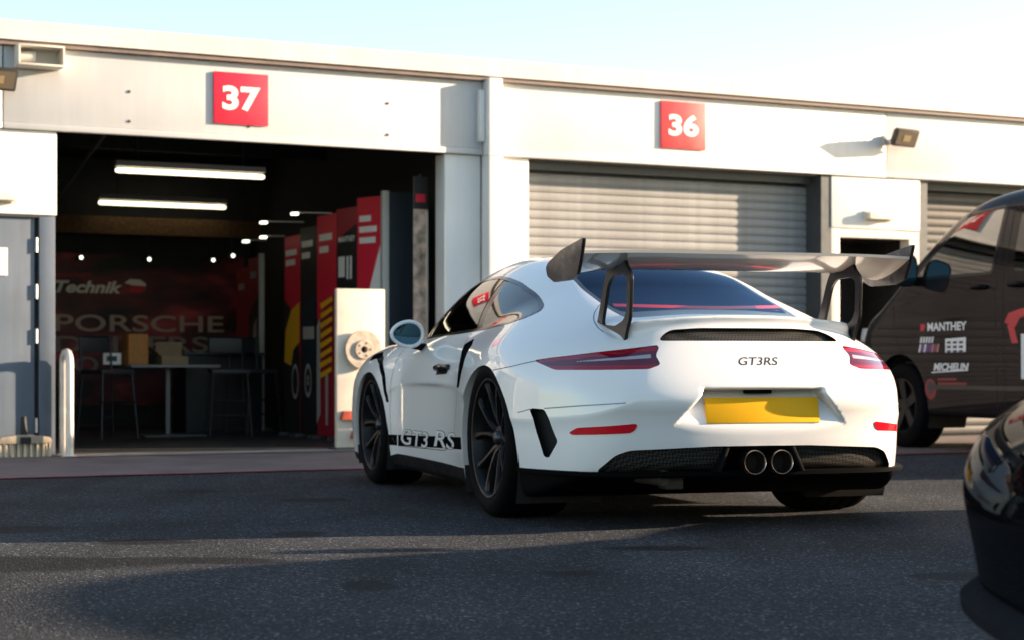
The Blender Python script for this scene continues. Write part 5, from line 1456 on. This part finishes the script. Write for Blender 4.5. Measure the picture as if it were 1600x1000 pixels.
            for k, m_ in enumerate((LW, LP, LW, LP, LP, mat("livery_orange", (0.55, 0.20, 0.10), 0.4), LP, mat("livery_orange"))):
                x0 = -0.165 - 0.038*k
                patch([(x0, 0.800), (x0-0.025, 0.801), (x0-0.045, 0.866), (x0-0.020, 0.865)], m_)
            lay("MICHELIN", -0.64, 0.680, 0.50, 0.062, LW, bold=0.04, shear=0.2)
            patch([(-0.36, 0.640), (-0.88, 0.660), (-0.88, 0.650), (-0.36, 0.630)], LW)
            ringp = [(-0.34 + 0.085*math.cos(a), 0.50 + 0.085*math.sin(a)) for a in np.linspace(0, 2*math.pi, 20)[:-1]]
            patch(ringp, mat("livery_dark_red", (0.22, 0.012, 0.02), 0.4))
            patch([(-0.34 + 0.05*math.cos(a), 0.515 + 0.05*math.sin(a)) for a in np.linspace(0, 2*math.pi, 16)[:-1]], mat("livery_ink"))
            patch([(-0.45, 0.570), (-0.72, 0.572), (-0.72, 0.592), (-0.45, 0.590)], mat("livery_dark_red"))
            patch([(-0.45, 0.535), (-0.86, 0.537), (-0.86, 0.558), (-0.45, 0.556)], mat("livery_dark_red"))
            patch([(-1.36, 1.02), (-1.42, 1.09), (-2.3, 1.26), (-2.3, 1.18), (-1.56, 1.05), (-1.50, 0.98)], LR)
            patch([(-1.40, 1.00), (-1.48, 1.00), (-1.54, 0.86), (-1.46, 0.86)], LR)
            lay("1", -1.66, 0.76, 0.17, 0.34, LW, bold=0.06)
    # cabin
    for sgn in (1, -1):
        B().prism(rounded([(-0.45,0.75),(-0.42,0.92),(-0.88,0.90),(-1.02,1.62),(-1.14,1.64),(-1.16,1.55),(-1.04,0.80)], 0.05, 3), 'y', sgn*0.22, sgn*0.74).build("seat", INTERIOR, van, bevel=0.03)
    B().prism([(0.15,0.7),(0.20,1.30),(-0.15,1.30),(-0.20,0.7)], 'y', -0.84, 0.84).build("dashboard", INTERIOR, van, bevel=0.03)
    B().prism([(0.2,0.40),(0.2,0.72),(-3.9,0.72),(-3.9,0.40)], 'y', -0.86, 0.86).build("cabin_floor", INTERIOR, van)
    gpv = B().box((-1.32, -0.84, 0.72), (-1.28, 0.84, 1.95)).build("bulkhead", INTERIOR, van)
    B().box((1.075, -0.26, 0.50), (1.092, 0.26, 0.61)).build("number_plate", PR_WHITE, van)
    return van
build_van("dark van with white and red sponsor lettering parked at the right", (4.1927, 15.725, 0), R(90+20))

# ------------------------------------------------------------------ black hatchback at the right edge
HATCH_PAINT = mat("gloss_black_paint", (0.004, 0.004, 0.005), 0.35, coat=0.22, coat_rough=0.01, spec=0.0)
hT = Sp([(0.95,0.36),(0.86,0.56),(0.74,0.66),(0.55,0.735),(0.3,0.80),(0.0,0.86),(-0.35,0.93),(-0.7,1.10),(-1.1,1.31),(-1.5,1.42),(-2.0,1.44),(-2.5,1.41),(-2.9,1.34),(-3.2,1.20),(-3.45,0.95)])
hW = Sp([(0.95,0.70),(0.7,0.82),(0.4,0.875),(0.0,0.895),(-0.6,0.895),(-1.6,0.90),(-2.6,0.905),(-3.1,0.885),(-3.4,0.84)])
hF = Sp([(0.1,0.850),(0.22,0.872),(0.35,0.895),(0.45,0.912),(0.52,0.905),(0.6,0.86),(0.7,0.74)])
def hatch_field(x, y, z):
    x, y, z = np.asarray(x, float), np.abs(np.asarray(y, float)), np.asarray(z, float)
    low_t = (z - (np.minimum(hT(x), 0.94 + 0*x) - 0.10*y*y - 0.05*y**4)) * 0.95
    sd = y - (hW(x) - 0.30*np.maximum(z-0.6, 0)**2 - 0.25*np.maximum(0.35-z, 0)**2)
    b = smax(low_t, sd, 0.14)
    cab = smax((z - (hT(x) - 0.10*y*y))*0.85, (y - (0.80 - 0.42*(z-0.9)))*0.9, 0.12)
    cab = smax(cab, 0.6 - z, 0.02); cab = smax(cab, x + 0.3, 0.05)
    b = smin(b, cab, 0.05)
    b = smax(b, x - (hF(z) - 0.10*y*y - 0.30*y**4), 0.075)
    b = smax(b, -x - 3.30 + 0.12*y*y - 0.1*np.minimum(0, z-0.8), 0.10)
    b = smax(b, 0.20 - z, 0.03)
    return b

def build_hatch(label, loc, rz, h, group=None):
    F = hatch_field
    car = empty("hatchback", loc, rz, label, "car", group)
    m = surface(F, (-3.5, 0, 0.14), (1.05, 0.98, 1.5), h)
    for cx in (0.0, -2.6):
        d = np.sqrt((m.v[:, 0]-cx)**2 + (np.maximum(m.v[:, 2]-0.30, 0))**2) - 0.375
        d = np.where(m.v[:, 2] < 0.30, np.abs(m.v[:, 0]-cx) - 0.375, d)
        m = split(m, np.maximum(d, 0.55 - m.v[:, 1]))[1]
    lip = walls(m, (0, -0.06, 0), lambda p: (p[:, 1] > 0.7) & (p[:, 2] < 0.72) & (p[:, 2] > 0.16))
    [mesh_obj("arch_lip", k_, HATCH_PAINT, car) for part in split(lip, lip.v[:, 0] + 1.3) for k_ in (part, part.mirrored())]
    sw, m = cut(m, (0, 2), rounded([(-0.52,0.945),(-1.05,1.24),(-1.5,1.33),(-2.2,1.33),(-2.75,1.24),(-2.85,0.97)], 0.05, 4), 0.4 - m.v[:, 1])
    ws, m = cut(m, (0, 1), rounded([(-0.40,-1),(-0.46,0.5),(-0.6,0.62),(-1.12,0.54),(-1.25,0.3),(-1.28,-1)], 0.06, 4), 0.90 - m.v[:, 2])
    hl, m = cut(m, (0, 1), rounded([(0.70,0.42),(0.66,0.64),(0.30,0.80),(0.22,0.76),(0.42,0.55)], 0.03, 3), np.maximum(0.55 - m.v[:, 2], m.v[:, 2]-0.80))
    mesh_obj("body", m, HATCH_PAINT, car, mirror=True)
    mesh_obj("windscreen", ws, REAR_GLASS, car, mirror=True)
    for sgn in (1, -1):
        q = (lambda k: k) if sgn > 0 else (lambda k: k.mirrored())
        mesh_obj("side_window", q(sw), REAR_GLASS, car)
        hm = mesh_obj("headlamp", q(hl), glass_mat("headlamp_cover", (0.85, 0.85, 0.85), ior=1.55), car)
        lo, wa = recess(hl, vec=(-0.02, 0, -0.04)); mesh_obj("lamp_tray", q(join(lo, wa)), mat("lamp_tray", (0.14, 0.14, 0.15), 0.3, 0.6), hm)
        for (x, y_) in ((0.56, 0.58), (0.42, 0.68)):
            zz = float(drop(F, [(x, y_, 0)], 2, 1, 0.4, 1.0)[0][2])
            B().lathe([(0.0001, 0.045), (0.03, 0.035), (0.042, 0.0), (0.03, -0.02)], 'x', 16, (x, sgn*y_, zz-0.048)).build("lamp_bowl", mat("chrome", (0.75, 0.75, 0.76), 0.08, 1.0), hm, smooth=True)
        mesh_obj("bumper_seam", q(ribbon(F, [(0.46,0.565),(0.60,0.560),(0.70,0.550)], 1, 1, 0.2, 1.1, 0.007, 0.001, 0.02)), mat("seam_grey", (0.10, 0.10, 0.11), 0.6), car)
        mesh_obj("headlamp_trim", q(ribbon(F, [(0.70,0.42),(0.66,0.64),(0.48,0.74),(0.30,0.80),(0.22,0.76),(0.42,0.55),(0.70,0.42)], 2, 1, 0.3, 1.2, 0.008, 0.0015, 0.02)), mat("chrome", (0.75, 0.75, 0.76), 0.08, 1.0), hm)
        gl = [ribbon(F, [(0.68,0.40),(0.40,0.545),(-0.1,0.60),(-0.38,0.63)], 2, 1, 0.3, 1.2, 0.005, 0.001, 0.03)]
        mesh_obj("bonnet_gap", q(gl[0]), DARK_LINER, car)
        g2 = [ribbon(F, [(-0.45,0.90),(-0.42,0.7),(-0.46,0.30)], 1, 1, 0.3, 1.2, 0.006, 0.001, 0.03), ribbon(F, [(-1.65,1.3),(-1.66,0.30)], 1, 1, 0.3, 1.2, 0.006, 0.001, 0.03)]
        [mesh_obj("door_gap", q(k_), DARK_LINER, car) for k_ in g2]
        body_wheel(car, 0.0, 0.875, 0.315, 0.225, 0.215, sgn, mat("van_rim")); body_wheel(car, -2.6, 0.875, 0.315, 0.225, 0.215, sgn, mat("van_rim"))
        for cx in (0.0, -2.6): B().lathe([(0.38, sgn*0.86), (0.38, sgn*0.52), (0.05, sgn*0.52)], 'y', 20, (cx, 0, 0.30), R(-25), R(205)).build("wheel_liner", DARK_LINER, car, smooth=True)
        mb = B().prism(rounded([(-0.62,0.96),(-0.50,0.98),(-0.46,1.05),(-0.50,1.10),(-0.62,1.10)], 0.02, 3), 'y', sgn*0.86, sgn*1.02); mb.build("door_mirror", HATCH_PAINT, car, bevel=0.02)
        tlx = B().prism(rounded([(sgn*0.50,0.78),(sgn*0.82,0.80),(sgn*0.80,0.92),(sgn*0.52,0.90)], 0.02, 3), 'x', -3.34, -3.10); tlx.build("tail_lamp", REFLECTOR_RED, car, bevel=0.01)
    # splitter lip under the nose
    angs = np.linspace(-1, 1, 41)*R(80); vs = []
    for a in angs:
        c_, s_ = math.cos(a), math.sin(a); lo_, hi_ = 0.1, 1.4
        for _ in range(36):
            k = (lo_+hi_)/2
            if F(np.array([0.25+c_*k]), np.array([s_*k]), np.array([0.25]))[0] < 0: lo_ = k
            else: hi_ = k
        for dr, zz in ((-0.05, 0.262), (0.004, 0.252), (0.044, 0.224), (0.041, 0.203), (-0.04, 0.190), (-0.30, 0.190)):
            vs.append((0.25+c_*(lo_+dr), s_*(lo_+dr), zz))
    n = len(angs)
    B().add(vs, [(i*6+k, (i+1)*6+k, (i+1)*6+k+1, i*6+k+1) for i in range(n-1) for k in range(5)] + [tuple(range(6)), tuple((n-1)*6+k for k in (5,4,3,2,1,0))]).build("splitter", mat("satin_grey_plastic", (0.022, 0.022, 0.025), 0.6, spec=0.0, noise=0.15), car, smooth=True, angle=40)
    B().box((-2.9, -0.75, 0.30), (-0.2, 0.75, 0.55)).build("cabin_floor", INTERIOR, car)
    for x0 in (-1.35, -2.3):
        B().prism(rounded([(x0+0.45,0.45),(x0+0.45,0.60),(x0,0.58),(x0-0.15,1.15),(x0-0.28,1.15),(x0-0.15,0.45)], 0.04, 3), 'y', -0.62, 0.62).build("seat", INTERIOR, car, bevel=0.02)
    return car
build_hatch("glossy black hatchback nose with grey splitter cut by the right edge", (1.79, 3.36, 0), R(180-3), 0.014)
build_hatch("dark hatchback parked beside the white car, out of the picture to the right", (4.65, 8.45, 0), R(90+14), 0.03)
